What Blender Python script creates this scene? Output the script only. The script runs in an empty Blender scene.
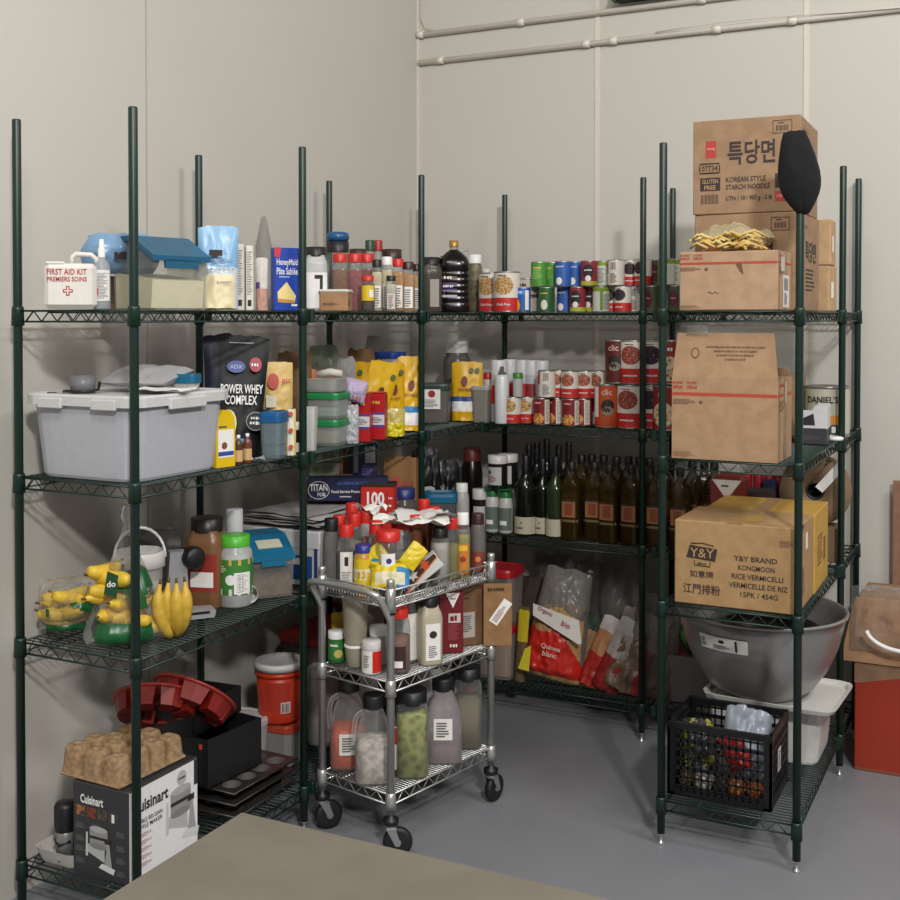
import bpy, math, random
from mathutils import Matrix, Vector, noise
PI=math.pi; R=math.radians
scn=bpy.context.scene
COL=scn.collection
rnd=random.Random(7)

# ------------------------------------------------------------------ camera
F_PX=1154.2; YAW=.4652; PITCH=.0192; CAM_Z=1.72; Y0=341.0
cY,sY=math.cos(YAW),math.sin(YAW)
cam=bpy.data.cameras.new('camera'); camo=bpy.data.objects.new('camera',cam); COL.objects.link(camo)
cam.sensor_fit='HORIZONTAL'; cam.sensor_width=36; cam.lens=36*F_PX/900
cam.shift_y=-(450-Y0)/900
cam.clip_start=.05
camo.location=(0,0,CAM_Z); camo.rotation_euler=(PI/2-PITCH,0,YAW)
scn.camera=camo

def ray(px):
    k=(px-450)/F_PX
    return (k*cY-sY, k*sY+cY)
# lines along which things are set out: origin, direction, inward normal
CF=(-1.812,3.188); CA=R(77.5); CU=(math.cos(CA),math.sin(CA)); CV=(-math.sin(CA),math.cos(CA)); CL,CW=.53,.31
LINES={'A':((-2.15,0),(0,1),(-1,0)),'B':((0,4.515),(1,0),(0,1)),'R':((0,3.655),(1,0),(0,1)),
       'N':((0,2.395),(1,0),(0,1)),'K':(CF,CU,CV),'E':(CF,CV,CU)}
def S(line,px,d=0.):
    (ox,oy),(dx,dy),(nx,ny)=LINES[line]
    ox+=nx*d; oy+=ny*d
    rx,ry=ray(px)
    t=(ox*dy-oy*dx)/(rx*dy-ry*dx)
    return (t*rx,t*ry,t)
def G(z,px,py):
    t=(CAM_Z-z)*F_PX/(py-319.0)
    rx,ry=ray(px)
    return (t*rx,t*ry,t)
L1,L2,L3,L4=1.746,1.267,.792,.147

# ------------------------------------------------------------------ materials
_m={}
def lin(h):
    h=h.lstrip('#'); o=[]
    for i in (0,2,4):
        c=int(h[i:i+2],16)/255
        o.append(c/12.92 if c<=.04045 else ((c+.055)/1.055)**2.4)
    return (*o,1)
def mat(h,r=.5,m=0.,k='p',c2=None,sc=60,a=None):
    key=(h,r,m,k,c2,sc,a)
    if key in _m: return _m[key]
    M_=bpy.data.materials.new('surface_'+h.strip('#')+'_'+k); M_.use_nodes=True
    nt=M_.node_tree; N=nt.nodes; lk=nt.links
    b=N['Principled BSDF']; out=N['Material Output']
    b.inputs['Roughness'].default_value=r; b.inputs['Metallic'].default_value=m
    tc=N.new('ShaderNodeTexCoord')
    def mix(fac,A,B):
        x=N.new('ShaderNodeMix'); x.data_type='RGBA'
        lk.new(fac,x.inputs[0]); x.inputs[6].default_value=A; x.inputs[7].default_value=B
        lk.new(x.outputs[2],b.inputs['Base Color']); return x
    def ramp(src,p0,p1):
        q=N.new('ShaderNodeMapRange'); q.inputs[1].default_value=p0; q.inputs[2].default_value=p1
        lk.new(src,q.inputs[0]); return q.outputs[0]
    c=lin(h)
    if k=='voro':
        v=N.new('ShaderNodeTexVoronoi'); v.inputs['Scale'].default_value=sc; lk.new(tc.outputs['Object'],v.inputs['Vector'])
        mix(ramp(v.outputs['Distance'],.25,.65),c,lin(c2))
    elif k in('spk','card','pulp'):
        v=N.new('ShaderNodeTexNoise'); v.inputs['Scale'].default_value=sc; v.inputs['Detail'].default_value=4; lk.new(tc.outputs['Object'],v.inputs['Vector'])
        mix(ramp(v.outputs['Fac'],.38,.62),c,lin(c2))
        if k!='spk':
            bp=N.new('ShaderNodeBump'); bp.inputs['Strength'].default_value=.15 if k=='card' else .6; bp.inputs['Distance'].default_value=.002
            lk.new(v.outputs['Fac'],bp.inputs['Height']); lk.new(bp.outputs[0],b.inputs['Normal'])
    else:
        v=N.new('ShaderNodeTexNoise'); v.inputs['Scale'].default_value=sc; lk.new(tc.outputs['Object'],v.inputs['Vector'])
        mix(ramp(v.outputs['Fac'],.3,.7),tuple(x*.96 for x in c[:3])+(1,),tuple(min(1,x*1.03) for x in c[:3])+(1,))
    if k in('clear','film','frost'):
        t=N.new('ShaderNodeBsdfTransparent'); t.inputs[0].default_value=tuple(.55+.45*x for x in c[:3])+(1,)
        ms=N.new('ShaderNodeMixShader')
        al=a if a is not None else {'clear':.07,'film':.05,'frost':.55}[k]
        fr=N.new('ShaderNodeFresnel'); fr.inputs[0].default_value=1.4
        ad=N.new('ShaderNodeMath'); ad.operation='MULTIPLY_ADD'; ad.use_clamp=True; ad.inputs[1].default_value=.5; ad.inputs[2].default_value=al
        lk.new(fr.outputs[0],ad.inputs[0]); lk.new(ad.outputs[0],ms.inputs[0])
        lk.new(t.outputs[0],ms.inputs[1]); lk.new(b.outputs[0],ms.inputs[2]); lk.new(ms.outputs[0],out.inputs[0])
        if k=='film':
            w=N.new('ShaderNodeTexNoise'); w.inputs['Scale'].default_value=28; w.inputs['Detail'].default_value=3; w.inputs['Distortion'].default_value=1.5
            lk.new(tc.outputs['Object'],w.inputs['Vector'])
            bp=N.new('ShaderNodeBump'); bp.inputs['Strength'].default_value=.9; bp.inputs['Distance'].default_value=.012
            lk.new(w.outputs['Fac'],bp.inputs['Height']); lk.new(bp.outputs[0],b.inputs['Normal'])
    _m[key]=M_; return M_
def card(h='a58462',c2='ad8c69'): return mat(h,.85,0,'card',c2,25)
GREEN=mat('0d2821',.4); CHROME=mat('c0c0bc',.32,.7); BLK=mat('141416',.45); WHT=mat('e6e4e0',.45); PAPER=mat('e2dfd8',.7)
RED=mat('c4261c',.4); CLEAR=mat('d8dcda',.12,0,'clear'); FROST=mat('dedfdb',.35,0,'frost'); FILM=mat('e8e8e6',.12,0,'film'); INK=mat('2a2220',.7)
TEAL=mat('0f5f80',.35); DKRED=mat('7a1a16',.5); SILV=mat('9a9a9c',.35,.6)

# ------------------------------------------------------------------ mesh builder
_txt={}
def text_geo(s,bold):
    if (s,bold) in _txt: return _txt[s,bold]
    c=bpy.data.curves.new('t','FONT'); c.body=s; c.align_x='CENTER'; c.align_y='CENTER'; c.resolution_u=2; c.offset=bold
    o=bpy.data.objects.new('t',c); me=o.to_mesh()
    vs=[(v.co.x,v.co.y) for v in me.vertices]; fs=[tuple(p.vertices) for p in me.polygons]
    o.to_mesh_clear(); bpy.data.objects.remove(o); bpy.data.curves.remove(c)
    if not vs: vs=[(0,0)]; fs=[]
    x0=min(v[0] for v in vs); x1=max(v[0] for v in vs); y0=min(v[1] for v in vs); y1=max(v[1] for v in vs)
    cx,cy=(x0+x1)/2,(y0+y1)/2
    g=([(v[0]-cx,v[1]-cy) for v in vs],fs,max(x1-x0,1e-6),max(y1-y0,1e-6)); _txt[s,bold]=g; return g
# maps from a flat decal (x,y,lift) on to a surface
def front(D): return lambda x,y,e=.0006:(x,-D-e,y)
def back(D): return lambda x,y,e=.0006:(-x,D+e,y)
def right(X): return lambda x,y,e=.0006:(X+e,x,y)
def left(X): return lambda x,y,e=.0006:(-X-e,-x,y)
def top(Z): return lambda x,y,e=.0006:(x,y,Z+e)
def sup(th,n): return 1/((abs(math.cos(th))**n+abs(math.sin(th))**n)**(1/n))
def cyl(r,n=2,sy=1.,rf=None,a0=0.):
    def f(x,y,e=.0008):
        th=x/r+a0; q=((rf(y) if rf else r)+e)*(sup(th,n) if n!=2 else 1)
        return (q*math.sin(th),-q*math.cos(th)*sy,y)
    return f
class M:
    def __init__(s): s.v=[];s.f=[];s.fm=[];s.sm=[];s.ms=[];s.T=Matrix()
    def mi(s,m):
        if m not in s.ms: s.ms.append(m)
        return s.ms.index(m)
    def add(s,vs,fs,m,smooth=False):
        b=len(s.v); s.v+=[tuple(s.T@Vector(v)) for v in vs]
        for i,f in enumerate(fs):
            s.f.append(tuple(b+j for j in f)); s.fm.append(s.mi(m[i] if isinstance(m,list) else m)); s.sm.append(smooth)
        return s
    def box(s,c,d,m,b=0.,fm=None):
        hx,hy,hz=d[0]/2,d[1]/2,d[2]/2; b=min(b,hx*.9,hy*.9,hz*.9)
        fm=fm or {}
        nm=['left','right','front','back','bottom','top']
        if b<=0:
            vs=[(c[0]+x*hx,c[1]+y*hy,c[2]+z*hz) for x in(-1,1) for y in(-1,1) for z in(-1,1)]
            fs=[(0,1,3,2),(4,6,7,5),(0,4,5,1),(2,3,7,6),(0,2,6,4),(1,5,7,3)]
            return s.add(vs,fs,[fm.get(n,m) for n in nm])
        vs=[];ix={}
        for x in(-1,1):
            for y in(-1,1):
                for z in(-1,1):
                    for a in range(3):
                        p=[x*(hx-b),y*(hy-b),z*(hz-b)]; p[a]=(x*hx,y*hy,z*hz)[a]
                        ix[x,y,z,a]=len(vs); vs.append((c[0]+p[0],c[1]+p[1],c[2]+p[2]))
        fs=[];mm=[]
        for a in range(3):
            o=[i for i in range(3) if i!=a]
            for sg in(-1,1):
                q=[]
                for u,w in((-1,-1),(1,-1),(1,1),(-1,1)):
                    k=[0,0,0];k[a]=sg;k[o[0]]=u;k[o[1]]=w;q.append(ix[k[0],k[1],k[2],a])
                if (sg>0)==(a==1): q.reverse()
                fs.append(q); mm.append(fm.get(nm[a*2+(sg>0)],m))
        for a in range(3):
            o=[i for i in range(3) if i!=a]
            for u in(-1,1):
                for w in(-1,1):
                    k0=[0,0,0];k0[o[0]]=u;k0[o[1]]=w;k1=k0[:];k0[a]=-1;k1[a]=1
                    fs.append([ix[(*k0,o[0])],ix[(*k1,o[0])],ix[(*k1,o[1])],ix[(*k0,o[1])]]); mm.append(m)
        for x in(-1,1):
            for y in(-1,1):
                for z in(-1,1): fs.append([ix[x,y,z,0],ix[x,y,z,1],ix[x,y,z,2]]); mm.append(m)
        return s.add(vs,fs,mm)
    def lathe(s,prof,m,seg=20,n=2,sy=1.,c=(0,0,0),smooth=True,rib=None):
        vs=[];fs=[];mm=[];rows=[]
        for r,z in prof:
            if r<1e-6: rows.append([len(vs)]); vs.append((c[0],c[1],c[2]+z))
            else:
                row=[]
                for i in range(seg):
                    th=2*PI*i/seg; q=r*(sup(th,n) if n!=2 else 1)
                    row.append(len(vs)); vs.append((c[0]+q*math.sin(th),c[1]-q*math.cos(th)*sy,c[2]+z))
                rows.append(row)
        for j in range(len(rows)-1):
            a,b=rows[j],rows[j+1]; mj=m[j] if isinstance(m,list) else m
            for i in range(seg):
                k=(i+1)%seg
                if len(a)==1 and len(b)==1: continue
                if len(a)==1: f=(a[0],b[k],b[i])
                elif len(b)==1: f=(a[i],a[k],b[0])
                else: f=(a[i],a[k],b[k],b[i])
                fs.append(f); mm.append(mj)
        return s.add(vs,fs,mm,smooth)
    def tube(s,pts,r,m,seg=6,closed=False):
        pts=[Vector(p) for p in pts]; n=len(pts); vs=[];fs=[]
        rr=r if isinstance(r,(list,tuple)) else [r]*n
        up=None
        for i,p in enumerate(pts):
            a=pts[i-1] if (i>0 or closed) else p; b=pts[(i+1)%n] if (i<n-1 or closed) else p
            t=(b-a).normalized()
            if up is None:
                up=Vector((0,0,1)) if abs(t.z)<.9 else Vector((1,0,0))
            x=t.cross(up)
            if x.length<1e-4: x=t.cross(Vector((1,.3,0)))
            x.normalize(); up=x.cross(t).normalized()
            for k in range(seg):
                an=2*PI*k/seg; vs.append(tuple(p+(x*math.cos(an)+up*math.sin(an))*rr[i]))
        for i in range(n if closed else n-1):
            j=(i+1)%n
            for k in range(seg):
                l=(k+1)%seg; fs.append((i*seg+k,i*seg+l,j*seg+l,j*seg+k))
        if not closed: fs.append(tuple(range(seg))[::-1]); fs.append(tuple((n-1)*seg+k for k in range(seg)))
        return s.add(vs,fs,m,True)
    def prism(s,poly,y0,y1,m,mf=None):
        n=len(poly); vs=[(x,y0,z) for x,z in poly]+[(x,y1,z) for x,z in poly]
        fs=[tuple(range(n)),tuple(range(2*n-1,n-1,-1))]+[((i+1)%n,i,i+n,(i+1)%n+n) for i in range(n)]
        return s.add(vs,fs,[mf or m]+[m]*(n+1))
    def rect(s,fn,x0,y0,x1,y1,m,nx=1,e=.0006):
        vs=[];fs=[]
        for i in range(nx+1):
            x=x0+(x1-x0)*i/nx; vs+=[fn(x,y0,e),fn(x,y1,e)]
        for i in range(nx): fs.append((2*i,2*i+2,2*i+3,2*i+1))
        return s.add(vs,fs,m,nx>1)
    def disc(s,fn,cx,cy,rx,m,ry=None,seg=14,e=.0009):
        ry=ry or rx
        vs=[fn(cx,cy,e)]+[fn(cx+rx*.55*math.cos(2*PI*i/seg),cy+ry*.55*math.sin(2*PI*i/seg),e) for i in range(seg)]+[fn(cx+rx*math.cos(2*PI*i/seg),cy+ry*math.sin(2*PI*i/seg),e) for i in range(seg)]
        fs=[]
        for i in range(seg):
            j=(i+1)%seg; fs.append((0,1+i,1+j)); fs.append((1+i,1+seg+i,1+seg+j,1+j))
        return s.add(vs,fs,m,True)
    def poly(s,fn,pts,m,e=.0009):
        return s.add([fn(x,y,e) for x,y in pts],[tuple(range(len(pts)))],m)
    def marks(s,n,fn,cx,cy,w,h=None,m=None,e=.0014):
        """a run of print too small to read in the photograph: unequal little strokes"""
        h=h or w/n*1.3; r=random.Random(n); x=cx-w/2; k=w/n
        for i in range(n):
            a=k*(.5+.35*r.random()); s.rect(fn,x,cy-h/2*(.6+.4*r.random()),x+a,cy+h/2*(.6+.4*r.random()),m or INK,1,e); x+=k
        return s
    def text(s,t,fn,cx,cy,w=None,h=None,m=None,bold=.012,e=.0014,rot=0.):
        vs,fs,tw,th=text_geo(t,bold)
        sx=(w/tw) if w else h/th; sy=(h/th) if h else sx
        if not w: sx=sy
        c,sn=math.cos(rot),math.sin(rot)
        return s.add([fn(cx+(x*sx*c-y*sy*sn),cy+(x*sx*sn+y*sy*c),e) for x,y in vs],fs,m or INK)
    def lines(s,fn,x0,y0,x1,y1,n,m=None,seed=1,e=.001):
        r=random.Random(seed); n=n*2 if n>1 else 1; m=mat('5a5450',.7) if m in(None,INK) else m; hh=(y1-y0)/n
        for i in range(n):
            s.rect(fn,x0,y0+hh*(i+.25),x0+(x1-x0)*(.6+.4*r.random()),y0+hh*(i+.7),m or INK,3,e)
        return s
    def bars(s,fn,x0,y0,x1,y1,m=None,n=9,e=.001):
        for i in range(n):
            w=(x1-x0)/n; s.rect(fn,x0+w*i,y0,x0+w*i+w*(.3 if i%3 else .6),y1,m or INK,1,e)
        return s
    def bag(s,w,h,t,mf,nu=18,nv=24,prof='stand',wr=.5,seed=0,out=None,topw=1.):
        """a soft bag: front and back sheets that meet at the sides; local front is -y"""
        def th(v):
            if prof=='stand': return (1-v**1.6)*.95+.04
            if prof=='pillow': return max(0,math.sin(PI*min(1,max(0,v))))**.55
            if prof=='sack': return (min(1,v*5+.45))*(1-v**4*.9)
            if prof=='knot': return max(.03,(min(1,v*6+.5))*(1-v)**.75)
            return 1
        def ow(v):
            if out: return out(v)
            if prof=='knot': return min(1,.8+v*2.2)*max(.07,(1-v)**1.0)
            return 1-(1-topw)*v
        for sd in(-1,1):
            vs=[];fs=[];mm=[]
            for j in range(nv+1):
                v=j/nv
                for i in range(nu+1):
                    u=-1+2*i/nu
                    q=Vector((u*2.1+seed*3.1,v*3*h/w+seed,sd*1.7))
                    k=noise.noise(q*1.3)*.6+noise.noise(q*3)*.35
                    edge=(1-abs(u)**2.6)**.6 if abs(u)<1 else 0
                    d=t/2*th(v)*edge*(1+wr*k)
                    x=u*w/2*ow(v)*(1+.03*wr*noise.noise(Vector((v*4,seed,sd*0))))
                    z=v*h+min(wr,1)*h*v*(.05*noise.noise(Vector((u*1.9,seed+5,0)))+.03*noise.noise(Vector((u*5,seed+9,0)))-.05*abs(u)**5*v)+(.012*h*noise.noise(Vector((u*3,seed,2)))+.012*h if v==0 else 0)
                    vs.append((x,sd*d+wr*.12*t*noise.noise(Vector((u,v*2,seed)))*v,z))
            for j in range(nv):
                for i in range(nu):
                    a=j*(nu+1)+i; f=(a,a+1,a+nu+2,a+nu+1)
                    fs.append(f if sd<0 else f[::-1]); mm.append(mf((-1+2*(i+.5)/nu),(j+.5)/nv,sd) if callable(mf) else mf)
            s.add(vs,fs,mm,True)
        nb=nu+1
        b=[(-1+2*i/nu) for i in range(nb)]
        return s
    def sheet(s,w,h,m,amp=.01,nu=12,nv=10,seed=0,fn=None,thick=.0):
        vs=[];fs=[]
        for j in range(nv+1):
            for i in range(nu+1):
                x=(i/nu-.5)*w; y=(j/nv-.5)*h
                z=amp*noise.noise(Vector((x*3/w+seed,y*3/h,seed*.7)))+amp*.6*noise.noise(Vector((x*7/w+seed,y*7/h,seed)))
                vs.append(fn(x,y,z) if fn else (x,y,z))
        for j in range(nv):
            for i in range(nu):
                a=j*(nu+1)+i; fs.append((a,a+1,a+nu+2,a+nu+1))
        return s.add(vs,fs,m,True)
    def obj(s,name,par=None,label=None):
        me=bpy.data.meshes.new(name); me.from_pydata(s.v,[],s.f); me.update()
        for m in s.ms: me.materials.append(m)
        me.polygons.foreach_set('material_index',s.fm); me.polygons.foreach_set('use_smooth',s.sm)
        o=bpy.data.objects.new(name,me); COL.objects.link(o)
        if par: o.parent=par
        if label: o['label']=label
        return o
def tag(o,label,cat,group=None):
    o['label']=label; o['category']=cat
    if group: o['group']=group
    return o
def thing(name,label,cat,loc,rot=0.,group=None):
    o=bpy.data.objects.new(name,None); COL.objects.link(o); o.empty_display_size=.05
    o.location=loc; o.rotation_euler=(0,0,R(rot)); return tag(o,label,cat,group)
def solo(name,m,label,cat,loc,rot=0.,group=None):
    o=m.obj(name); o.location=loc; o.rotation_euler=(0,0,R(rot)); return tag(o,label,cat,group)
def kids(o,_c={}): return [c for c in bpy.data.objects if c.parent==o]
def dup(root,loc,rot=None,label=None,group=None,scale=None):
    def cp(o,p):
        c=o.copy(); COL.objects.link(c)
        if p: c.parent=p
        for k in kids(o): cp(k,c)
        return c
    r=cp(root,None); r.location=loc
    if rot is not None: r.rotation_euler=(0,0,R(rot))
    if label: r['label']=label
    if group: r['group']=group
    if scale: r.scale=scale
    return r
def struct(name,m,loc=(0,0,0)):
    o=m.obj(name); o['kind']='structure'; o.location=loc; return o
def face(p): return math.degrees(math.atan2(-p[0],p[1]))   # turn that faces the aisle corner where one stands
def T3(x=0,y=0,z=0,rx=0,ry=0,rz=0):
    return Matrix.Translation((x,y,z))@Matrix.Rotation(R(rz),4,'Z')@Matrix.Rotation(R(ry),4,'Y')@Matrix.Rotation(R(rx),4,'X')

# ------------------------------------------------------------------ room
WA,WB=-2.68,4.99
wallm=mat('beb4a6',.75,0,'spk','c2b8aa',2.2)
def wallmat():
    m=bpy.data.materials.new('painted_wall_panel'); m.use_nodes=True; N=m.node_tree.nodes; lk=m.node_tree.links
    b=N['Principled BSDF']; b.inputs['Roughness'].default_value=.62
    tc=N.new('ShaderNodeTexCoord'); n=N.new('ShaderNodeTexNoise'); n.inputs['Scale'].default_value=1.3; n.inputs['Detail'].default_value=5
    lk.new(tc.outputs['Object'],n.inputs['Vector'])
    x=N.new('ShaderNodeMix'); x.data_type='RGBA'; x.inputs[6].default_value=lin('bab6ad'); x.inputs[7].default_value=lin('c2beb5'); lk.new(n.outputs['Fac'],x.inputs[0]); lk.new(x.outputs[2],b.inputs['Base Color'])
    n2=N.new('ShaderNodeTexNoise'); n2.inputs['Scale'].default_value=260; lk.new(tc.outputs['Object'],n2.inputs['Vector'])
    bp=N.new('ShaderNodeBump'); bp.inputs['Strength'].default_value=.12; bp.inputs['Distance'].default_value=.002; lk.new(n2.outputs['Fac'],bp.inputs['Height']); lk.new(bp.outputs[0],b.inputs['Normal'])
    return m
WALL=wallmat()
struct('wall_left',M().box((WA-.05,2.2,2.1),(.1,5.8,4.4),WALL))
struct('wall_back',M().box((.6,WB+.05,2.1),(6.56,.1,4.4),WALL))
fl=bpy.data.materials.new('painted_concrete_floor'); fl.use_nodes=True; N=fl.node_tree.nodes; lk=fl.node_tree.links; b=N['Principled BSDF']
tc=N.new('ShaderNodeTexCoord'); n=N.new('ShaderNodeTexNoise'); n.inputs['Scale'].default_value=3; n.inputs['Detail'].default_value=8; lk.new(tc.outputs['Object'],n.inputs['Vector'])
x=N.new('ShaderNodeMix'); x.data_type='RGBA'; x.inputs[6].default_value=lin('74767b'); x.inputs[7].default_value=lin('85868a'); lk.new(n.outputs['Fac'],x.inputs[0]); lk.new(x.outputs[2],b.inputs['Base Color'])
b.inputs['Roughness'].default_value=.42
struct('floor',M().box((.6,2.2,-.05),(6.6,5.8,.1),fl))
seam=mat('aca397',.7)
struct('trim_1',M().box((WA+.0015,S('A',147,.53)[1],2.1),(.003,.006,4.2),seam))
struct('trim_2',M().box((S('B',597,.475)[0],WB-.002,2.1),(.022,.004,4.2),mat('cfc7bb',.6)))
struct('trim_3',M().box((S('B',805,.475)[0],WB-.002,2.1),(.022,.004,4.2),mat('cfc7bb',.6)))
struct('trim_4',M().box((WA+.006,WB-.006,2.1),(.012,.012,4.2),mat('cfc7bb',.6)))
pipem=mat('d6d1c6',.5)
for nm,z,lb in(('conduit',3.10,'upper white painted conduit pipe running along the back wall'),('conduit',2.965,'lower white painted conduit pipe with couplings on back wall')):
    t=thing(nm,lb,'pipe',(WA,WB-.0135,z))
    M().tube([(0.012,0,0),(5.4,0,0)],.013,pipem,10).obj('pipe',t)
    for px in ((420,520,700,790) if z>3 else (440,585,612,715,790)):
        xx=S('B',px,.455)[0]-WA
        M().tube([(xx-.018,0,0),(xx+.018,0,0)],.017,pipem,10).obj('coupling',t)
    if z<3:
        w=[(1.2+i*.2,-.018,.012+.012*math.sin(i*.9)) for i in range(18)]
        M().tube(w,.003,mat('c9c4bb',.5),5).obj('cable',t)
c0=S('B',418,.46)
solo('hanging_wire',M().tube([(0,0,.45),(.004,-.004,.2),(.0,-.003,.08),(.03,-.005,.02),(.1,-.005,-.0)],.0025,mat('b9b2a6',.5),5),'thin wire hanging down the room corner to the upper conduit','wire',(c0[0]+.01,WB-.012,3.11))
sp=S('B',648,.42)
t=thing('wall_sign','white sign box with green lower edge mounted high on back wall','sign',(sp[0],WB-.045,3.135))
M().box((0,0,.13),(.34,.06,.24),WHT,.006).obj('sign_case',t)
M().box((0,-.002,.006),(.345,.066,.014),mat('1f7a3a',.4)).obj('green_edge',t)
M().box((0,.012,-.002),(.3,.05,.008),BLK).obj('bracket',t)

# ------------------------------------------------------------------ wire shelving
def wire_shelf(L,W,mt,pitch=.021,h=.034,r=.0031,zz=True,inv=False):
    m=M(); a,b=L/2,W/2; zt=-r
    for z in(zt,-h):
        for y in(-b,b): m.tube([(-a,y,z),(a,y,z)],r,mt)
        for x in(-a,a): m.tube([(x,-b,z),(x,b,z)],r,mt)
    def zig(p,q):
        p,q=Vector(p),Vector(q); n=max(4,int((q-p).length/.03)); pts=[]
        for i in range(n+1):
            v=p.lerp(q,(i+.0)/n); v.z=zt if i%2 else -h; pts.append(v)
        m.tube(pts,.0021,mt,5)
    i_=.03
    for y in(-b,b): zig((-a+i_,y,0),(a-i_,y,0))
    for x in(-a,a): zig((x,-b+i_,0),(x,b-i_,0))
    n=int(L/pitch); zs=-h+.004 if inv else -.0028
    for i in range(1,n):
        x=-a+L*i/n; m.tube([(x,-b,zs),(x,b,zs)],.0019,mt,5)
    for y in(-b*.45,b*.45): m.tube([(-a,y,zs-.005),(a,y,zs-.005)],.003,mt)
    return m
_col=None
def collar_me():
    return M().lathe([(.0129,-.046),(.0182,-.046),(.0168,.002),(.016,.009),(.0129,.009)],GREEN,16)
posts_me=M().lathe([(0,.036),(.0127,.036),(.0127,2.286),(.0115,2.29),(0,2.291)],GREEN,14)
foot_me=M().lathe([(0,0),(.011,0),(.011,.006),(.005,.01),(.005,.03),(.0115,.032),(.0115,.037),(0,.037)],CHROME,12)
first={}
def mesh_part(key,mk,name,par,loc=(0,0,0),rot=0):
    if key not in first: o=mk().obj(name); first[key]=o.data
    else: o=bpy.data.objects.new(name,first[key]); COL.objects.link(o)
    o.parent=par; o.location=loc; o.rotation_euler=(0,0,R(rot)); return o
def bay(label,x0,x1,y0,y1,posts,along,hooks=()):
    """posts: world xy of the posts this bay owns; a bay that has two hangs from its neighbour by hooks"""
    cx,cy=(x0+x1)/2,(y0+y1)/2
    t=thing('wire_shelving_unit',label,'shelving unit',(cx,cy,0),0,'green wire shelving bays')
    for px,py in posts:
        p=mesh_part('post',lambda:posts_me,'post',t,(px-cx,py-cy,0))
        mesh_part('foot',lambda:foot_me,'foot',p)
    L,W=((y1-y0),(x1-x0)) if along=='y' else ((x1-x0),(y1-y0))
    for z in(L1,L2,L3,L4):
        s=mesh_part(('shelf',round(L,3),round(W,3)),lambda:wire_shelf(L,W,GREEN),'shelf',t,(0,0,z),90 if along=='y' else 0)
        inv=Matrix.Rotation(R(-90 if along=='y' else 0),3,'Z')
        for px,py in posts:
            q=inv@Vector((px-cx,py-cy,0)); mesh_part('collar',collar_me,'collar',s,q)
        for px,py in hooks:
            q=inv@Vector((px-cx,py-cy,0)); mesh_part('hook',lambda:M().box((0,0,-.016),(.022,.022,.046),GREEN,.004),'hook',s,q)
XB,XF=-2.593,-2.161
YA=(2.403,3.213,4.052,4.867)
YB,YBF=4.954,4.522
X8,X12=-1.397,-.626; X9,X11,Y9=-1.065,-.633,3.663
bay('green wire shelving bay nearest the camera, loaded with bananas and a white tote',XB,XF,YA[0],YA[1],[(XB,YA[0]),(XF,YA[0]),(XB,YA[1]),(XF,YA[1])],'y')
bay('green wire shelving bay behind the chrome cart, middle of the left wall',XB,XF,YA[1]+.05,YA[2],[(XB,YA[2]),(XF,YA[2])],'y',[(XB,YA[1]+.05),(XF,YA[1]+.05)])
bay('green wire shelving bay in the room corner holding the dark sauce jug',XB,XF,YA[2]+.05,YA[3],[(XB,YA[3]),(XF,YA[3])],'y',[(XB,YA[2]+.05),(XF,YA[2]+.05)])
bay('green wire shelving bay along the back wall stocked with cans and wine bottles',XF+.04,X8,YBF,YB,[(X8,YBF),(X8,YB)],'x',[(XF+.045,YBF),(XF+.045,YB)])
bay('green wire shelving bay at right end of back wall, behind the cardboard cartons',X8+.05,X12,YBF,YB,[(X12,YBF),(X12,YB)],'x',[(X8+.05,YBF),(X8+.05,YB)])
bay('green wire shelving bay at front right with stacked cartons and steel bowl',X9,X11,Y9,YBF-.026,[(X9,Y9),(X11,Y9)],'y',[(X9,YBF-.03),(X11,YBF-.04)])

# ------------------------------------------------------------------ work table in front
tx0,ty1,tz=-1.166,1.549,.9
t=thing('work_table','taupe topped work table in the foreground, only its corner showing','table',((tx0+1.2)/2,ty1-.38,0))
TT=mat('6c655a',.38,.15,'spk','726b60',9)
hw=(1.2-tx0)/2
M().box((0,0,tz-.018),(2*hw,.76,.036),TT,.004).obj('tabletop',t)
for sx in(-1,1):
    for sy in(-1,1): M().lathe([(0,0),(.02,0),(.02,tz-.037),(0,tz-.037)],SILV,12,c=(sx*(hw-.06),sy*.32,0)).obj('leg',t)
M().box((0,0,.25),(2*hw-.1,.62,.02),SILV,.003).obj('lower_shelf',t)

# ------------------------------------------------------------------ light
w=bpy.data.worlds.new('room_light'); scn.world=w; w.use_nodes=True
w.node_tree.nodes['Background'].inputs[0].default_value=(1,.97,.93,1); w.node_tree.nodes['Background'].inputs[1].default_value=.23
def area(nm,loc,tgt,sx,sy,e,col=(1,.985,.962)):
    l=bpy.data.lights.new(nm,'AREA'); l.shape='RECTANGLE'; l.size=sx; l.size_y=sy; l.energy=e; l.color=col
    o=bpy.data.objects.new(nm,l); COL.objects.link(o); o.location=loc
    o.rotation_euler=(Vector(tgt)-Vector(loc)).to_track_quat('-Z','Y').to_euler(); return o
area('ceiling_light_main',(2.0,-1.6,4.6),(-1.4,3.6,.9),.5,.3,275)
area('ceiling_light_right',(1.6,2.6,4.3),(.3,3.6,0),1.2,.6,85)
area('ceiling_light_left',(-.9,.6,4.4),(-1.2,2.6,0),1.2,.6,52)
scn.view_settings.view_transform='Standard'
scn.cycles.max_bounces=6; scn.cycles.transparent_max_bounces=24; scn.cycles.diffuse_bounces=3; scn.cycles.glossy_bounces=3; scn.cycles.transmission_bounces=3
scn.cycles.use_denoising=True; scn.cycles.use_adaptive_sampling=True
scn.cycles.sample_clamp_indirect=4
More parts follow.
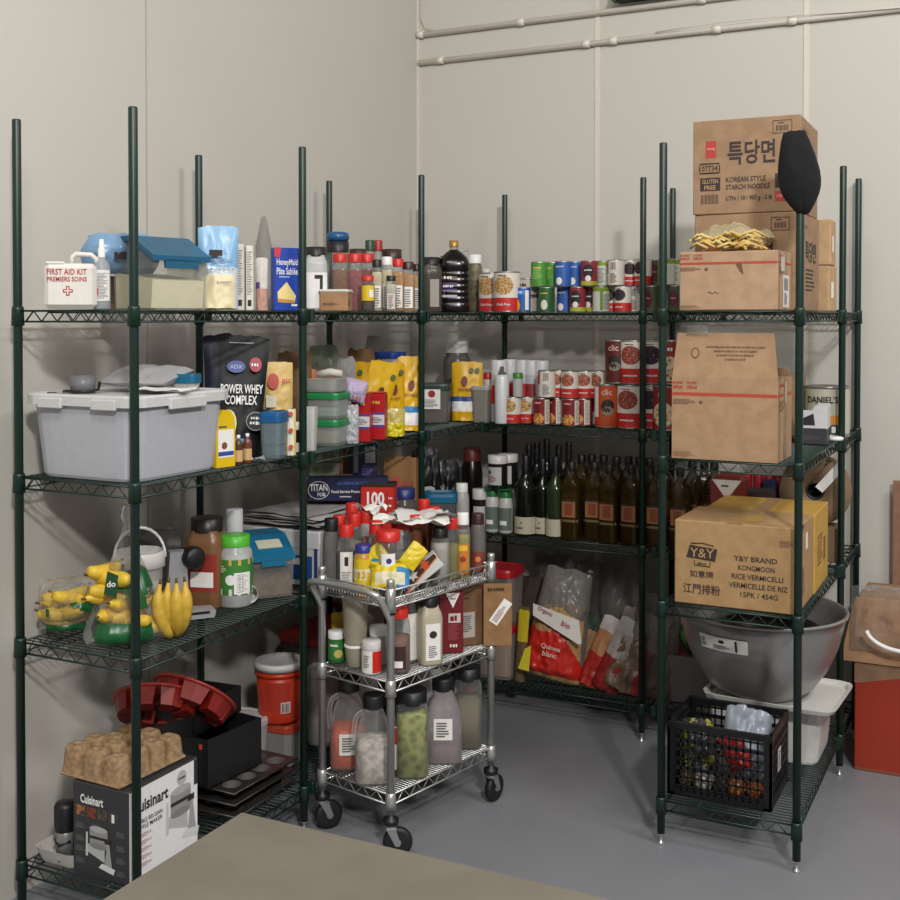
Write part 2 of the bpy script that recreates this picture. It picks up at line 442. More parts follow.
# ------------------------------------------------------------------ generators
def sc(p): return p[2]/F_PX
PROF={'jar':([(0,0),(.9,0),(1,.03),(1,.72),(.95,.78),(.82,.82),(.8,.87)],[(.86,.85),(.86,.995),(.8,1),(0,1)]),
 'spice':([(0,0),(.94,0),(1,.03),(1,.68),(.92,.76),(.74,.83),(.7,.87)],[(.8,.85),(.79,.985),(.72,1),(0,1)]),
 'wine':([(0,0),(.94,0),(1,.02),(1,.58),(.9,.64),(.5,.72),(.38,.77),(.36,.85)],[(.4,.8),(.38,.985),(.34,1),(0,1)]),
 'oil':([(0,0),(.94,0),(1,.02),(1,.68),(.93,.74),(.5,.83),(.32,.87),(.31,.93)],[(.42,.9),(.42,.985),(.36,1),(0,1)]),
 'squeeze':([(0,0),(.92,0),(1,.04),(.98,.4),(1,.62),(.92,.76),(.74,.83),(.7,.87)],[(.8,.83),(.78,.985),(.72,1),(0,1)]),
 'shaker':([(0,0),(.96,0),(1,.02),(1,.78)],[(1.02,.76),(1.02,.98),(.94,1),(0,1)]),
 'tub':([(0,0),(.78,0),(.82,.02),(1,.9)],[(1.05,.88),(1.05,.98),(1,1),(0,.985)]),
 'spray':([(0,0),(.95,0),(1,.02),(1,.8),(.9,.84),(.55,.86)],[(.6,.85),(.5,.9),(.28,.91),(.28,1),(0,1)]),
 'pump':([(0,0),(.95,0),(1,.02),(1,.58),(.8,.66),(.42,.72),(.36,.76)],[(.42,.74),(.42,.86),(.3,.88),(.26,1),(0,1)]),
 'cup':([(0,0),(.74,0),(.76,.02),(.95,.97),(1,1)],None)}
def bottle(name,label,p,z,w,h,prof='jar',body=None,cap=None,fill=None,lab=None,rot=None,n=2,cat='bottle',group=None,seg=18,texts=(),sy=1.,capn='cap'):
    s=sc(p); r=w*s/2; H=h*s
    t=thing(name,label,cat,(p[0],p[1],z),face(p) if rot is None else rot,group)
    bp,cp=PROF[prof]
    bpf=[(a*r,b*H) for a,b in bp]; kk=.94 if n!=2 else 1
    def rf(y):
        for (a,b),(c,d) in zip(bpf,bpf[1:]):
            if b<=y<=d and d>b: return (a+(c-a)*(y-b)/(d-b))*kk
        return r*kk
    M().lathe([(a*kk,b) for a,b in bpf],body or CLEAR,seg if n==2 else 28,n,sy).obj('body',t)
    if cp and cap: M().lathe([(a*r,b*H) for a,b in cp],cap,seg).obj(capn,t)
    if fill:
        fm,fr=fill; top_=fr*H
        q=[(0,.004)]+[(max(a*.94*kk,0),max(b,.004)) for a,b in bpf[1:] if b<top_]+[(rf(top_)*.94,top_),(0,top_)]
        M().lathe(q,fm,seg if n==2 else 28,n,sy).obj('contents',t)
    if lab:
        z0,z1,ha,lm=lab[:4]; m=M(); fn=cyl(r*kk,n,sy,rf)
        k=8; ys=[z0*H,(z0+z1)/2*H,z1*H]; vs=[];fs=[]
        for i in range(k+1):
            x=(-ha+2*ha*i/k)*r
            for y in ys: vs.append(fn(x,y,.001))
        for i in range(k):
            for j in (0,1): fs.append((i*3+j,i*3+3+j,i*3+4+j,i*3+1+j))
        m.add(vs,fs,lm,True)
        for e in texts:
            if e[0]=='rect': m.rect(fn,e[1]*r,e[2]*H,e[3]*r,e[4]*H,e[5],5,e=.0016)
            elif e[0]=='disc': m.disc(fn,e[1]*r,e[2]*H,e[3]*r,e[4],e=.0018)
            elif e[0]=='lines': m.lines(fn,e[1]*r,e[2]*H,e[3]*r,e[4]*H,e[5],e[6] if len(e)>6 else INK,e=.0017)
            else: m.text(e[0],fn,e[1]*r,e[2]*H,w=e[3]*r,m=e[4],e=.0022)
        m.obj('paper_label',t)
    return t
def carton(name,label,loc,w,d,h,body,rot=0.,deco=None,cat='box',group=None,b=.003,tape=None,faces=None):
    m=M(); m.box((0,0,h/2),(w,d,h),body,b,faces)
    if deco: deco(m,w,d,h)
    return solo(name,m,label,cat,loc,rot,group)
def softbag(name,label,loc,w,h,t,mf,rot=0.,tilt=0.,roll=0.,prof='stand',seed=1,deco=None,cat='bag',group=None,wr=.5,fill=None,out=None,topw=1.,fillp='sack',res=(18,24)):
    o=thing(name,label,cat,loc,rot,group) if fill else None
    m=M(); m.T=T3(0,0,0,tilt,roll,0); m.bag(w,h,t,mf,*res,prof=prof,seed=seed,wr=wr,out=out,topw=topw)
    mz=min(v[2] for v in m.v); m.v=[(a,b,c-mz+.0015) for a,b,c in m.v]
    fn=lambda x,y,e=.0006:(x,-(t/2*(1-min(1,max(0,y/h))**1.6)*1.12+.006)-e,y)
    if deco: deco(m,fn,w,h)
    if not fill: return solo(name,m,label,cat,loc,rot,group)
    m.obj('bag_film',o); fm,fr=fill
    q=M(); q.T=T3(0,0,.004,tilt,roll,0); q.bag(w*.88,h*fr,t*.82,fm,prof=fillp,seed=seed,wr=.3,nu=10,nv=8); q.obj('contents',o)
    return o
def tub(name,label,loc,w,d,h,body,lid=None,rot=0.,taper=.9,n=9,fill=None,cat='container',group=None,lidh=.02,lidover=1.05):
    t=thing(name,label,cat,loc,rot,group); r=w/2; sy=d/w
    M().lathe([(0,0),(r*taper*.96,0),(r*taper,.006),(r*.99,h),(r,h),(r*.965,h-.001),(r*taper*.95,.012),(0,.012)],body,40,n,sy,smooth=False).obj('body',t)
    if lid:
        M().lathe([(r*1.0,h-.004),(r*lidover,h-.006),(r*lidover,h+lidh*.6),(r*lidover*.97,h+lidh),(r*.9,h+lidh),(r*.88,h+lidh*.8),(0,h+lidh*.8)],lid,40,n,sy,smooth=False).obj('lid',t)
    if fill:
        fm,fr=fill; rr=r*(taper+(1-taper)*fr)*.95
        M().lathe([(0,.013),(r*taper*.94,.013),(rr,h*fr),(0,h*fr+.004)],fm,40,n,sy,smooth=False).obj('contents',t)
    return t
def slant_bin(name,label,loc,w,d,h,lid,body,fill,rot=0.,lab=None,fl=.55):
    t=thing(name,label,'container',loc,rot); TT=T3(rz=90)
    a,b=-d/2,d/2
    m=M(); m.T=TT; poly=[(a*.88,0),(b*.9,0),(b,h),(0,h),(a,h*.72),(a*1.04,h*.6)]
    m.prism(poly,-w/2,w/2,body).obj('body',t)
    m=M(); m.T=TT; m.prism([(a*.86,.006),(b*.88,.006),(b*.93,h*fl),(a*.93,h*(fl-.12))],-w/2*.95,w/2*.95,fill).obj('contents',t)
    m=M(); m.T=TT; k=.016
    m.prism([(a*1.12,h*.70),(0,h*1.0),(b*1.06,h*1.0),(b*1.06,h+k),(-.003,h+k),(a*1.12,h*.70+k)],-w/2*1.06,w/2*1.06,lid)
    m.prism([(a*1.12,h*.60),(a*1.02,h*.60),(a*1.0,h*.74),(a*1.12,h*.72)],-w*.3,w*.3,lid)
    m.T=Matrix()
    if lab: m.T=T3(0,a*.55,h*.853+k+.003,math.degrees(math.atan2(.3*h,1.12*d/2))); m.box((0,0,0),(w*.6,.045,.003),lab); m.T=Matrix()
    m.obj('lid',t); return t
CANS={}
OLDW='d8d0c4'
def can_style(st,r,h):
    m=M(); fn=cyl(r+.0006); W=mat(OLDW,.5); RD=mat('c02a26',.45)
    def band(z0,z1,mm): m.lathe([(r+.0006,z0*h),(r+.0006,z1*h)],mm,24)
    def bean(c1,c2,zc=.66,q=.82): m.disc(fn,0,zc*h,q*r,mat(c1,.6,0,'voro',c2,140),ry=q*r*.85,e=.0012)
    if st in('chick','kidney','black','pinto'):
        band(.04,.36,RD); band(.36,.96,W)
        bean(*{'chick':('6b4a28','d0a468'),'kidney':('4a1510','a4503c'),'black':('120a10','3a2030'),'pinto':('5a2a1c','b06a4c')}[st])
        (m.text if st=='chick' else m.marks)('Chick Peas' if st=='chick' else 9,fn,0,.2*h,w=1.1*r,m=WHT,e=.0016); m.marks(9,fn,-.1*r,.9*h,w=.7*r,m=INK,e=.0016)
    elif st=='corn':
        band(.04,.96,mat('2456a4',.4)); m.rect(fn,-.5*r,.7*h,.7*r,.9*h,mat('3f7cc8',.4),6,e=.0012)
        m.disc(fn,-.3*r,.28*h,.4*r,mat('e0a818',.5),ry=.26*h,e=.0014); m.poly(fn,[(-.5*r,.06*h),(.5*r,.06*h),(.1*r,.4*h)],mat('4f9a38',.5),e=.0013); m.rect(fn,.75*r,.1*h,1.25*r,.88*h,WHT,4,e=.0014); m.marks(4,fn,.05*r,.8*h,w=.8*r,m=WHT,e=.0018)
    elif st in('artichoke','green'):
        band(.04,.96,mat('4b8a34' if st=='green' else '2f5a2c',.4)); m.disc(fn,0,.3*h,.42*r,mat('dcd9c8',.5),ry=.2*h,e=.0013) if st!='green' else m.lines(fn,-.6*r,.3*h,.6*r,.8*h,4,mat('8cc060'))
        m.marks(6,fn,0,.75*h,w=.9*r,m=mat('e6c860'),e=.0016)
    elif st=='bluegreen':
        band(.04,.96,mat('2c5aa6',.4)); m.poly(fn,[(-.9*r,.05*h),(.9*r,.05*h),(.3*r,.55*h),(-.3*r,.3*h)],mat('4a8a3c',.5),e=.0012); m.disc(fn,0,.22*h,.4*r,WHT,ry=.15*h,e=.0016); m.marks(8,fn,0,.78*h,w=1.2*r,m=WHT,e=.0018)
    elif st=='olive':
        band(.04,.2,mat('b0b030',.5)); band(.2,.96,mat('8e2c38',.4)); m.disc(fn,0,.56*h,.7*r,INK,ry=.3*h,e=.0012); m.disc(fn,0,.3*h,.35*r,WHT,ry=.12*h,e=.0016); m.marks(6,fn,0,.62*h,w=.9*r,m=WHT,e=.0018)
    elif st=='lime':
        band(.04,.8,mat('cfd2c4',.5)); band(.8,.96,mat('7f9a2c',.5)); m.lines(fn,-.5*r,.12*h,.6*r,.72*h,6,mat('7a7a74')); m.rect(fn,-.9*r,.08*h,-.55*r,.9*h,mat('6a8a2c'),2,e=.0013)
    elif st=='barcode':
        band(.04,.96,W); m.bars(fn,-.3*r,.62*h,.35*r,.9*h); m.lines(fn,-.4*r,.1*h,.5*r,.5*h,5,mat('5a5450')); m.rect(fn,-1.4*r,.5*h,-.8*r,.96*h,RD,4,e=.0012)
    elif st in('clicb','clico'):
        band(.04,.96,mat('5e241c' if st=='clicb' else 'b04a22',.4)); m.disc(fn,.1*r,.5*h,.6*r,mat('2a1a14',.5),ry=.16*h,e=.0012); m.disc(fn,.1*r,.4*h,.5*r,mat('8a8478',.5),ry=.1*h,e=.0011); m.text('clic',fn,0,.82*h,w=.9*r,m=mat('d8b8a8'),e=.0016)
        if st=='clico': m.rect(fn,-1.5*r,.06*h,-.75*r,.94*h,WHT,5,e=.0012); m.lines(fn,-1.4*r,.3*h,-.85*r,.9*h,7,mat('8a847c')); m.rect(fn,-1.5*r,.06*h,-.75*r,.25*h,RD,5,e=.0014)
    elif st=='mixed':
        band(.04,.96,mat('7c1c20',.4)); m.disc(fn,0,.25*h,.75*r,mat('5a2a10',.6,0,'voro','e0a050',110),ry=.2*h,e=.0012); m.marks(5,fn,0,.82*h,w=.8*r,m=mat('e0b8b0'),e=.0016); m.rect(fn,.8*r,.06*h,1.5*r,.94*h,W,5,e=.0013); m.lines(fn,.9*r,.12*h,1.4*r,.88*h,8,mat('8a847c'),e=.0018)
    elif st=='beet':
        band(.04,.96,mat('46523a',.45)); m.disc(fn,0,.5*h,.5*r,mat('5a1a2a',.4),ry=.33*h,e=.0012); m.marks(5,fn,0,.52*h,w=.6*r,m=mat('c8a0a8'),e=.0016)
    elif st=='nuts':
        band(.04,.96,mat('8a2420',.4)); m.disc(fn,0,.36*h,.85*r,mat('7a5a3a',.6,0,'voro','d8c09c',60),ry=.28*h,e=.0012); m.marks(3,fn,0,.8*h,w=.7*r,m=WHT,e=.0016)
    else: band(.1,.9,mat('b6aea0',.4,.2)); m.marks(4,fn,0,.6*h,w=.8*r,m=INK,e=.0016)
    return m
def can(st,label,x,y,z,r,h,rot=0,group=None):
    key=(st,round(r,4),round(h,4))
    if key in CANS: return dup(CANS[key],(x,y,z),rot,label,group)
    t=thing('tin_can',label,'can',(x,y,z),rot,group); TIN=mat('9a9894',.35,.8)
    M().lathe([(0,.002),(r*.97,0),(r*1.012,.002),(r*1.012,.005),(r,.008),(r,h-.008),(r*1.012,h-.005),(r*1.012,h-.001),(r*.96,h),(r*.94,h-.004),(0,h-.004)],TIN,24).obj('tin',t)
    can_style(st,r,h).obj('paper_label',t); CANS[key]=t; return t
ORD=['first','second','third','fourth','fifth','sixth','seventh','eighth','ninth','tenth','eleventh','twelfth','thirteenth','fourteenth','fifteenth']
def banana(m,o,yaw,tilt,L=.18,bend=1.1,col=None,r=.0185,ry=0):
    col=col or mat('d0a92c',.5,0,'spk','dcb93c',40); m.T=T3(*o,tilt,ry,yaw); pts=[];rr=[]; n=10
    for i in range(n+1):
        a=-bend/2+bend*i/n; q=L/bend
        pts.append((q*math.sin(a),0,q*(1-math.cos(a)))); rr.append(r*(.5,.72,.86,.95,1,1.0,.97,.9,.74,.4,.22)[i])
    m.tube(pts,rr,col,7); e=pts[-1]; d=Vector(pts[-1])-Vector(pts[-2]); m.tube([e,Vector(e)+d*.9],.0042,mat('5a4a20',.7),5); m.T=Matrix()
# ------------------------------------------------------------------ left wall, near bay, top shelf
p=S('A',72,.2); t=thing('first_aid_kit','white plastic first aid kit with red lettering on the top left shelf','first aid kit',(p[0],p[1],L1),face(p)-8)
m=M(); m.box((0,0,.063),(.138,.062,.124),mat('d6d2ca',.4),.012); m.box((-.04,-.0,.126),(.05,.05,.008),mat('d6d2ca',.4),.003)
fn=front(.031); rd=mat('a8201c',.5)
m.text('FIRST AID KIT',fn,-.008,.102,w=.104,h=.016,m=rd); m.text('PREMIERS SOINS',fn,-.008,.082,w=.104,h=.013,m=rd)
for a,b in((.026,.009),(.009,.026)): m.box((-.006,-.0312,.05),(a,.001,b),rd)
for a,b in((.020,.003),(.003,.020)): m.box((-.006,-.0318,.05),(a,.001,b),WHT)
m.obj('case',t)
M().tube([(.0,0,.122),(.002,0,.144),(.012,0,.152),(.052,0,.15),(.066,0,.138),(.068,0,.118)],.007,mat('d6d2ca',.4),8).obj('handle',t)
p=S('A',102,.14); bottle('spray_bottle','slim white spray bottle standing beside the first aid kit',p,L1,17,70,'pump',mat('b9bcc2',.35,0,'frost'),WHT,(mat('9fb0c4',.4),.2),(.12,.56,1.0,PAPER),texts=[('lines',-.8,.15,.8,.52,9,mat('77777c')),('rect',-.7,.2,-.4,.3,RED)],capn='spray_head')
p=S('A',130,.335); carton('carton','small brown carton under the dark blue bag on top left shelf',(p[0],p[1],L1),.12,.1,.105,mat('5c4030',.8,0,'card','67493a',25),8,lambda m,w,d,h:m.lines(front(d/2),-.04,.02,.045,.085,5,mat('35241c')))
p=S('A',116,.325); softbag('flour_bag','slate blue foil bag slumped on the small brown carton',(p[0]+.02,p[1],L1+.107),.235,.125,.075,lambda u,v,s:mat('7394b4',.3) if v>.15 else mat('557a9c',.35),face(p)-6,8,0,'pillow',4,lambda m,fn,w,h:m.box((.005,-.05,.062),(.035,.004,.022),INK),wr=1.1,out=lambda v:.78+.22*math.sin(PI*min(1,v*1.1)))
p=S('A',160,.2); slant_bin('food_bin','clear food bin with dark blue slanted lid, half full of flour',(p[0],p[1],L1),.19,.21,.205,mat('1c5674',.3),mat('e6e6e0',.2,0,'frost',a=.1),mat('e2dabd',.8),face(p)+34)
p=S('A',219,.1); BL=mat('7fa9cc',.35)
def d_(m,fn,w,h):
    m.box((-.012,-.042,.175),(.04,.004,.018),INK); m.text('ALMOND FLOUR',fn,0,.125,w=.09,m=mat('24385a')); m.text('BLANCHED',fn,.012,.085,w=.045,m=mat('24385a')); m.lines(fn,-.04,.145,.05,.16,2,mat('4a6a90'))
softbag('flour_bag','pale blue standing bag of almond flour with clear window',(p[0],p[1],L1),.118,.262,.085,lambda u,v,s:mat('ddcfa8',.55) if v<.4 and abs(u)<.78 else (mat('c8d4dc',.3) if v<.5 else BL),face(p)+6,-3,0,'stand',2,d_,topw=1.05)
for px,lb,h_,c in((241.5,'narrow white carton beside the pale blue flour bag',.212,'ccc8c0'),(251,'narrow cream carton with dark emblem, right of another white carton',.21,'d0ccc0')):
    p=S('A',px,.13); carton('carton',lb,(p[0],p[1],L1),.0245,.12,h_,mat(c,.6),face(p)-4,lambda m,w,d,h:(m.lines(front(d/2),-.008,.05,.009,h*.92,9,mat('8b8682')),m.box((0,-d/2,.025),(.012,.001,.02),INK)))
p=S('A',262,.14); softbag('snack_pouch','pinkish narrow pouch with purple stripe, left of blue graham box',(p[0],p[1],L1),.04,.178,.03,lambda u,v,s:mat('b48a7c',.5) if v<.4 else (mat('5a3a80',.5) if v<.55 and u<-.3 else mat('c4bdb6',.5)),face(p),0,0,'stand',5)
p=S('A',285,.09)
def d_(m,w,d,h):
    fn=front(d/2); y=mat('e8cf8a')
    m.text('HoneyMaid',fn,.002,h*.76,w=w*.82,h=h*.13,m=WHT); m.text('Pâte Sablée',fn,.002,h*.63,w=w*.82,h=h*.11,m=WHT); m.lines(fn,-w*.3,h*.52,w*.34,h*.56,1,mat('9ab0e0'))
    m.poly(fn,[(-w*.34,h*.14),(w*.3,h*.12),(w*.36,h*.24),(0,h*.46),(-w*.36,h*.3)],y); m.poly(fn,[(-w*.34,h*.14),(w*.3,h*.12),(w*.3,h*.17),(-w*.34,h*.2)],mat('c08a3c'),.0012)
    m.poly(fn,[(-w/2+.002,h-.002),(-w*.2,h-.002),(-w*.28,h*.84),(-w/2+.002,h*.86)],mat('c03040')); m.lines(left(w/2),-d*.3,h*.2,d*.3,h*.9,8,mat('5a78c0')); m.box((w*.3,-d/2,.02),(.02,.001,.006),WHT)
carton('graham_crumb_box','bright blue box with pie slice picture at end of top shelf',(p[0],p[1],L1),.088,.042,.212,mat('1a3fa0',.4),face(p)+16,d_)
p=S('A',264,.39); softbag('plastic_bag','peaked translucent grey shape against wall behind the blue box',(p[0],p[1],L1),.15,.355,.03,mat('a09c96',.4,0,'frost',a=.35),face(p),0,0,'stand',8,wr=.15,out=lambda v:.12+.88*(1-v))  # thin grey translucent form, narrowing to a peak, close to the wall

# second shelf: tote and what is on it
tz2=L2+.001; TOTE=mat('b4b6bd',.4,0,'frost',a=.88); TL=mat('c4c3c2',.4)
t=thing('storage_tote','large translucent white lidded tote filling the second shelf','tote',(-2.375,2.625,tz2),0)
w_,d_2,h_=.405,.415,.222
M().lathe([(0,0),(.178,0),(.182,.008),(.2,h_),(.196,h_),(.178,.01),(0,.01)],TOTE,56,9,d_2/w_,smooth=False).obj('body',t)
M().lathe([(.2,h_-.012),(.212,h_-.014),(.212,h_+.012),(.208,h_+.018),(.2,h_+.018),(.19,h_+.013),(0,h_+.013)],TL,56,12,d_2/w_,smooth=False).obj('lid',t)
for x_ in(-.1,.1): M().box((x_,-.218,h_-.008),(.09,.012,.03),TL,.003).obj('latch',t)
M().box((.214,.0,h_-.01),(.012,.16,.032),TL,.003).obj('latch',t)
solo('twist_tie',M().tube([(.014*math.cos(a*.5),.006*math.sin(a*.5),.002) for a in range(13)],.0018,mat('3d5a30',.5),5),'small green twist tie on the white tote lid','tie',(S('A',77,.36)[0]+.02,2.43,tz2+h_+.018),10)
zt=tz2+h_+.0145
p=S('A',110,.3); t=thing('tape_roll','grey duct tape roll standing on the white tote lid','tape',(-2.47,2.53,zt),20)
M().lathe([(.027,0),(.036,0),(.036,.05),(.027,.05),(.027,0)],mat('77777a',.4),24).obj('roll',t)
solo('hook_strap',M().tube([(-.045,-.02,.004),(-.02,-.035,.006),(.02,-.036,.005),(.045,-.02,.006),(.05,.02,.01),(.046,.03,.03)],.005,BLK,6),'black strap curled in front of the grey tape roll','strap',(-2.465,2.515,zt+.001),0)
m=M(); m.bag(.2,.2,.07,mat('b8b6b8',.3,0,'frost',a=.72),prof='pillow',seed=4,wr=.9); 
m2=M(); m2.T=T3(0,0,.002,-80,0,0)@T3(0,-0,0); m2.bag(.22,.2,.055,mat('b8b6b8',.3,0,'frost',a=.72),prof='pillow',seed=4,wr=.9)
solo('plastic_bag',m2,'crumpled clear plastic bag lying on the white tote lid','bag',(-2.36,2.60,zt+.024),10)
solo('paper_sheet',M().sheet(.17,.13,PAPER,.008,seed=3),'sheet of printed paper lying on the white tote lid','paper',(-2.24,2.62,zt+.012),20)
p=S('A',190,.1); tub('food_container','small teal lidded clear container on right end of white tote',(-2.265,2.745,zt+.001),.075,.06,.028,FROST,TEAL,15,.85,6,lidh=.022)

# second shelf: right of tote
p=S('A',225,.03); t=thing('squeeze_bottle','yellow carton bottle with white panel between tote and black bag','bottle',(p[0]-.03,p[1]+.02,L2),face(p)+40)
m=M(); YE=mat('d9b712',.4); m.prism([(-.036,.0),(.036,0),(.037,.02),(.037,.13),(.034,.15),(.02,.172),(-.012,.176),(-.03,.15),(-.037,.12),(-.037,.02)],-.02,.02,YE); m.obj('body',t)
m=M(); fn=front(.0201); m.rect(fn,-.03,.03,.03,.115,WHT); m.rect(fn,-.03,.035,.03,.048,mat('2f4a94'),e=.001); m.disc(fn,-.006,.066,.011,mat('7a4a2a'),e=.001); m.lines(fn,-.028,.118,.02,.13,1,INK); m.obj('paper_label',t)
p=S('A',238,.16); BK=mat('08080b',.6)
def d_(m,fn0,w,h):
    fn=lambda x,y,e=.0006:(x,-(.042*(1-min(1,max(0,y/h))**1.6)+.012)-e,y)
    m.text('POWER WHEY',fn,.02,h*.56,w=w*.66,m=WHT,e=.004,h=.03); m.text('COMPLEX',fn,.018,h*.47,w=w*.5,h=.03,m=WHT,e=.004); m.lines(fn,-w*.12,h*.93,w*.47,h*.945,1,mat('a0a0a8'),e=.004)
    m.disc(fn,.062,h*.76,.02,mat('a02838'),ry=.024,e=.006); m.marks(3,fn,.062,h*.76,w=.026,m=WHT,e=.008); m.disc(fn,-.0,h*.74,.03,mat('3c4c8c'),ry=.02,e=.004); m.text('ADX',fn,0,h*.74,w=.04,m=mat('a8b4dc'),e=.006)
    m.disc(fn,.066,h*.3,.031,mat('8a8a90'),e=.004); m.disc(fn,.066,h*.3,.028,BK,e=.005); m.marks(4,fn,.066,h*.325,w=.03,m=WHT,e=.007); m.marks(4,fn,.066,h*.285,w=.036,m=WHT,e=.007)
    m.disc(fn,-.02,h*.28,.026,mat('d8cf9c'),ry=.045,e=.004); m.disc(fn,-.042,h*.3,.014,mat('cfc490'),ry=.026,e=.005); m.rect(fn,-.03,h*.1,.03,h*.16,mat('4a86b8'),e=.004)
t=softbag('protein_powder_bag','tall glossy black protein powder bag leaning behind the white tote',(p[0]-.012,p[1]-.012,L2),.205,.40,.085,lambda u,v,s:mat('10162e',.5) if u<-.5 and v>.5 else BK,face(p)+2,-4,2,'stand',3,d_,out=lambda v:.8+.26*v)
for px,c,lb in((238,'503020','brown dropper bottle at foot of the black protein bag'),(247,'6a3a28','brown sauce bottle with white cap before the black protein bag')):
    p=S('A',px,.04); bottle('small_bottle',lb,p,L2,9,30,'oil',mat(c,.3),WHT,None,(.12,.5,1.1,mat('c8a070',.5)),n=2)
p=S('A',256,.025); solo('foil_wrap',M().sheet(.05,.04,mat('c8c8cc',.2,.5),.012,seed=2),'scrap of silver wrap on front edge beside the black bag','wrap',(p[0],p[1],L2+.012),40)
p=S('A',281,.2); carton('carton','dark carton holding up the cream snack bags on second shelf',(p[0],p[1],L2),.12,.1,.135,mat('6a5a48',.8,0,'card','5c4d3e',25),0)
p=S('A',278,.17); KR=mat('d8b670',.5)
softbag('snack_bag','cream bag with red printed logo standing on dark carton',(p[0],p[1],L2+.138),.1,.165,.05,KR,face(p)+6,2,0,'stand',6,lambda m,fn,w,h:(m.disc(fn,-.02,h*.62,.02,mat('b83a20'),ry=.027,e=.004),m.text('pic',fn,.026,h*.62,w=.03,m=mat('b83a20'),e=.004),m.poly(fn,[(-.045,h*.08),(-.01,h*.08),(-.01,h*.3),(-.045,h*.34)],mat('d8d0b8'),.003)))
p=S('A',284,.3); softbag('paper_bag','brown paper bag standing behind the cream snack bag',(p[0]+.02,p[1]+.04,L2),.125,.335,.07,mat('6f5238',.8),face(p),0,0,'stand',9)
p=S('A',303,.26); softbag('snack_bag','orange and blue snack bag behind the near shelf post',(p[0],p[1],L2),.1,.27,.06,lambda u,v,s:mat('b0602c',.5) if v>.45 else mat('28487c',.45),face(p),0,0,'stand',11)
p=S('A',274,.05); tub('food_container','clear box with blue lid right of the black protein bag',(p[0],p[1],L2),.072,.1,.125,mat('a4b8c0',.2,0,'frost',a=.3),mat('1c5a8c',.35),15,.85,6,(mat('5a4a3c'),.4),lidh=.026)
p=S('A',290.5,.03); softbag('snack_bar_strip','white and yellow narrow pouch with red leaf marks, second shelf',(p[0],p[1],L2),.034,.155,.02,lambda u,v,s:mat('c9b26a',.5) if abs(u)>.55 else mat('d6d0c0',.5),face(p),0,0,'stand',12,lambda m,fn,w,h:[m.disc(fn,0,h*k,.008,mat('b83c20'),e=.004) for k in(.9,.55,.2)])
p=S('A',299,.05); bottle('small_bottle','dark bottle with white cap beside the near shelf post',p,L2,10,31,'shaker',mat('241c1a',.3),WHT,None,(.05,.35,1.2,PAPER))

# third shelf
m=M()
def banana_bag(label,p,w,h,t,n,seed,prof,rot,lean=0):
    o=thing('banana_bag',label,'bag',(p[0],p[1],L3),rot); m=M(); r_=random.Random(seed)
    for i in range(n): banana(m,((r_.random()-.5)*w*(.18 if prof!='knot' else .38*(1-.8*i/n))-(.05*i/n if prof=='knot' else 0),(r_.random()-.5)*t*.3,.03+h*(.52 if prof=='knot' else .5)*(i/n)),r_.uniform(-50,50)+180*(i%2),r_.uniform(-80,-10),.13+.02*r_.random(),1.1,None,.025)
    m.obj('bananas',o)
    GR=mat('12552a',.35); m=M()
    def mf(u,v,s):
        k=noise.noise(Vector((u*1.6+seed,v*3,seed)))
        return GR if (v<.2 and u>-.75 and u<.6) or (k>.16 and v<.62 and v>.28) else FILM
    m.bag(w,h,t,mf,18,20,prof,.5,seed); m.obj('bag_film',o)
    return o
p=G(L3,56,640); o=banana_bag('low plastic bag of bananas at left end of third shelf',(p[0]-.045,p[1]+.09),.17,.155,.15,9,21,'sack',face(p))
p=G(L3,116,652); o=banana_bag('tall knotted plastic bag of bananas with green print',(p[0]-.03,p[1]+.07),.27,.36,.17,15,5,'knot',face(p)+6); o.rotation_euler[1]=0
m=M(); m.tube([(0,0,.31),(.004,0,.335),(-.004,.003,.36),(.006,0,.39)],[.012,.006,.012,.016],FILM,7); m.obj('knot',o)
m=M(); fn=lambda x,y,e=0:(x,-.07-e,y)
m.poly(fn,[(-.07,.16),(-.035,.15),(-.03,.21),(-.06,.225)],mat('103f20')); m.text('do',fn,-.05,.188,w=.024,m=WHT,e=.002); m.obj('printed_patch',o)
p=G(L3,168,645); o=thing('banana_bunch','loose bunch of ripe bananas beside the banana bags','bananas',(p[0]-.02,p[1]+.03,L3),face(p))
for i in range(4):
    m=M(); bx_=-.032+.024*i; banana(m,(bx_,-.03+.012*(i%2),.088),(205,235,265,300)[i],0,.165,.95,mat('b8942c',.5,0,'spk','c8a63c',40),.0215,-78); m.T=Matrix(); m.obj('banana',o)
p=G(L3,150,630); s=sc(p); o=thing('bucket','small white plastic bucket with wire handle behind the bananas','bucket',(p[0]-.075,p[1]+.035,L3+.001),face(p)); o.scale=(1,1,1.32); WB_=mat('d2cfca',.4)
M().lathe([(0,0),(.058,0),(.06,.006),(.068,.13),(.075,.131),(.076,.165),(.071,.168),(.069,.164),(.062,.01),(0,.01)],WB_,26).obj('body',o)
M().tube([(.076*math.cos(a),0,0.15+.07*math.sin(a)) for a in [PI*i/14 for i in range(15)]],.004,WHT,6).obj('handle',o)
m=M(); fn=cyl(.067); m.poly(fn,[(.02,.075),(.042,.075),(.031,.1)],INK,.003); m.disc(fn,.031,.062,.008,INK,e=.003); m.lines(fn,-.02,.05,.008,.085,4,mat('9a9a98'),e=.003); m.obj('printed_label',o)
p=S('A',150,.35); o=thing('panini_grill','grey metal appliance with rounded lid leaning behind white bucket','appliance',(p[0],p[1],L3+.004),face(p)+4)
m=M(); m.T=T3(0,0,0,8,0,0); m.prism([(-.085,.0),(.085,0),(.088,.02),(.088,.23),(.07,.255),(-.07,.255),(-.088,.23),(-.088,.02)],-.02,.02,mat('55504e',.35,.4)); m.obj('lid',o)
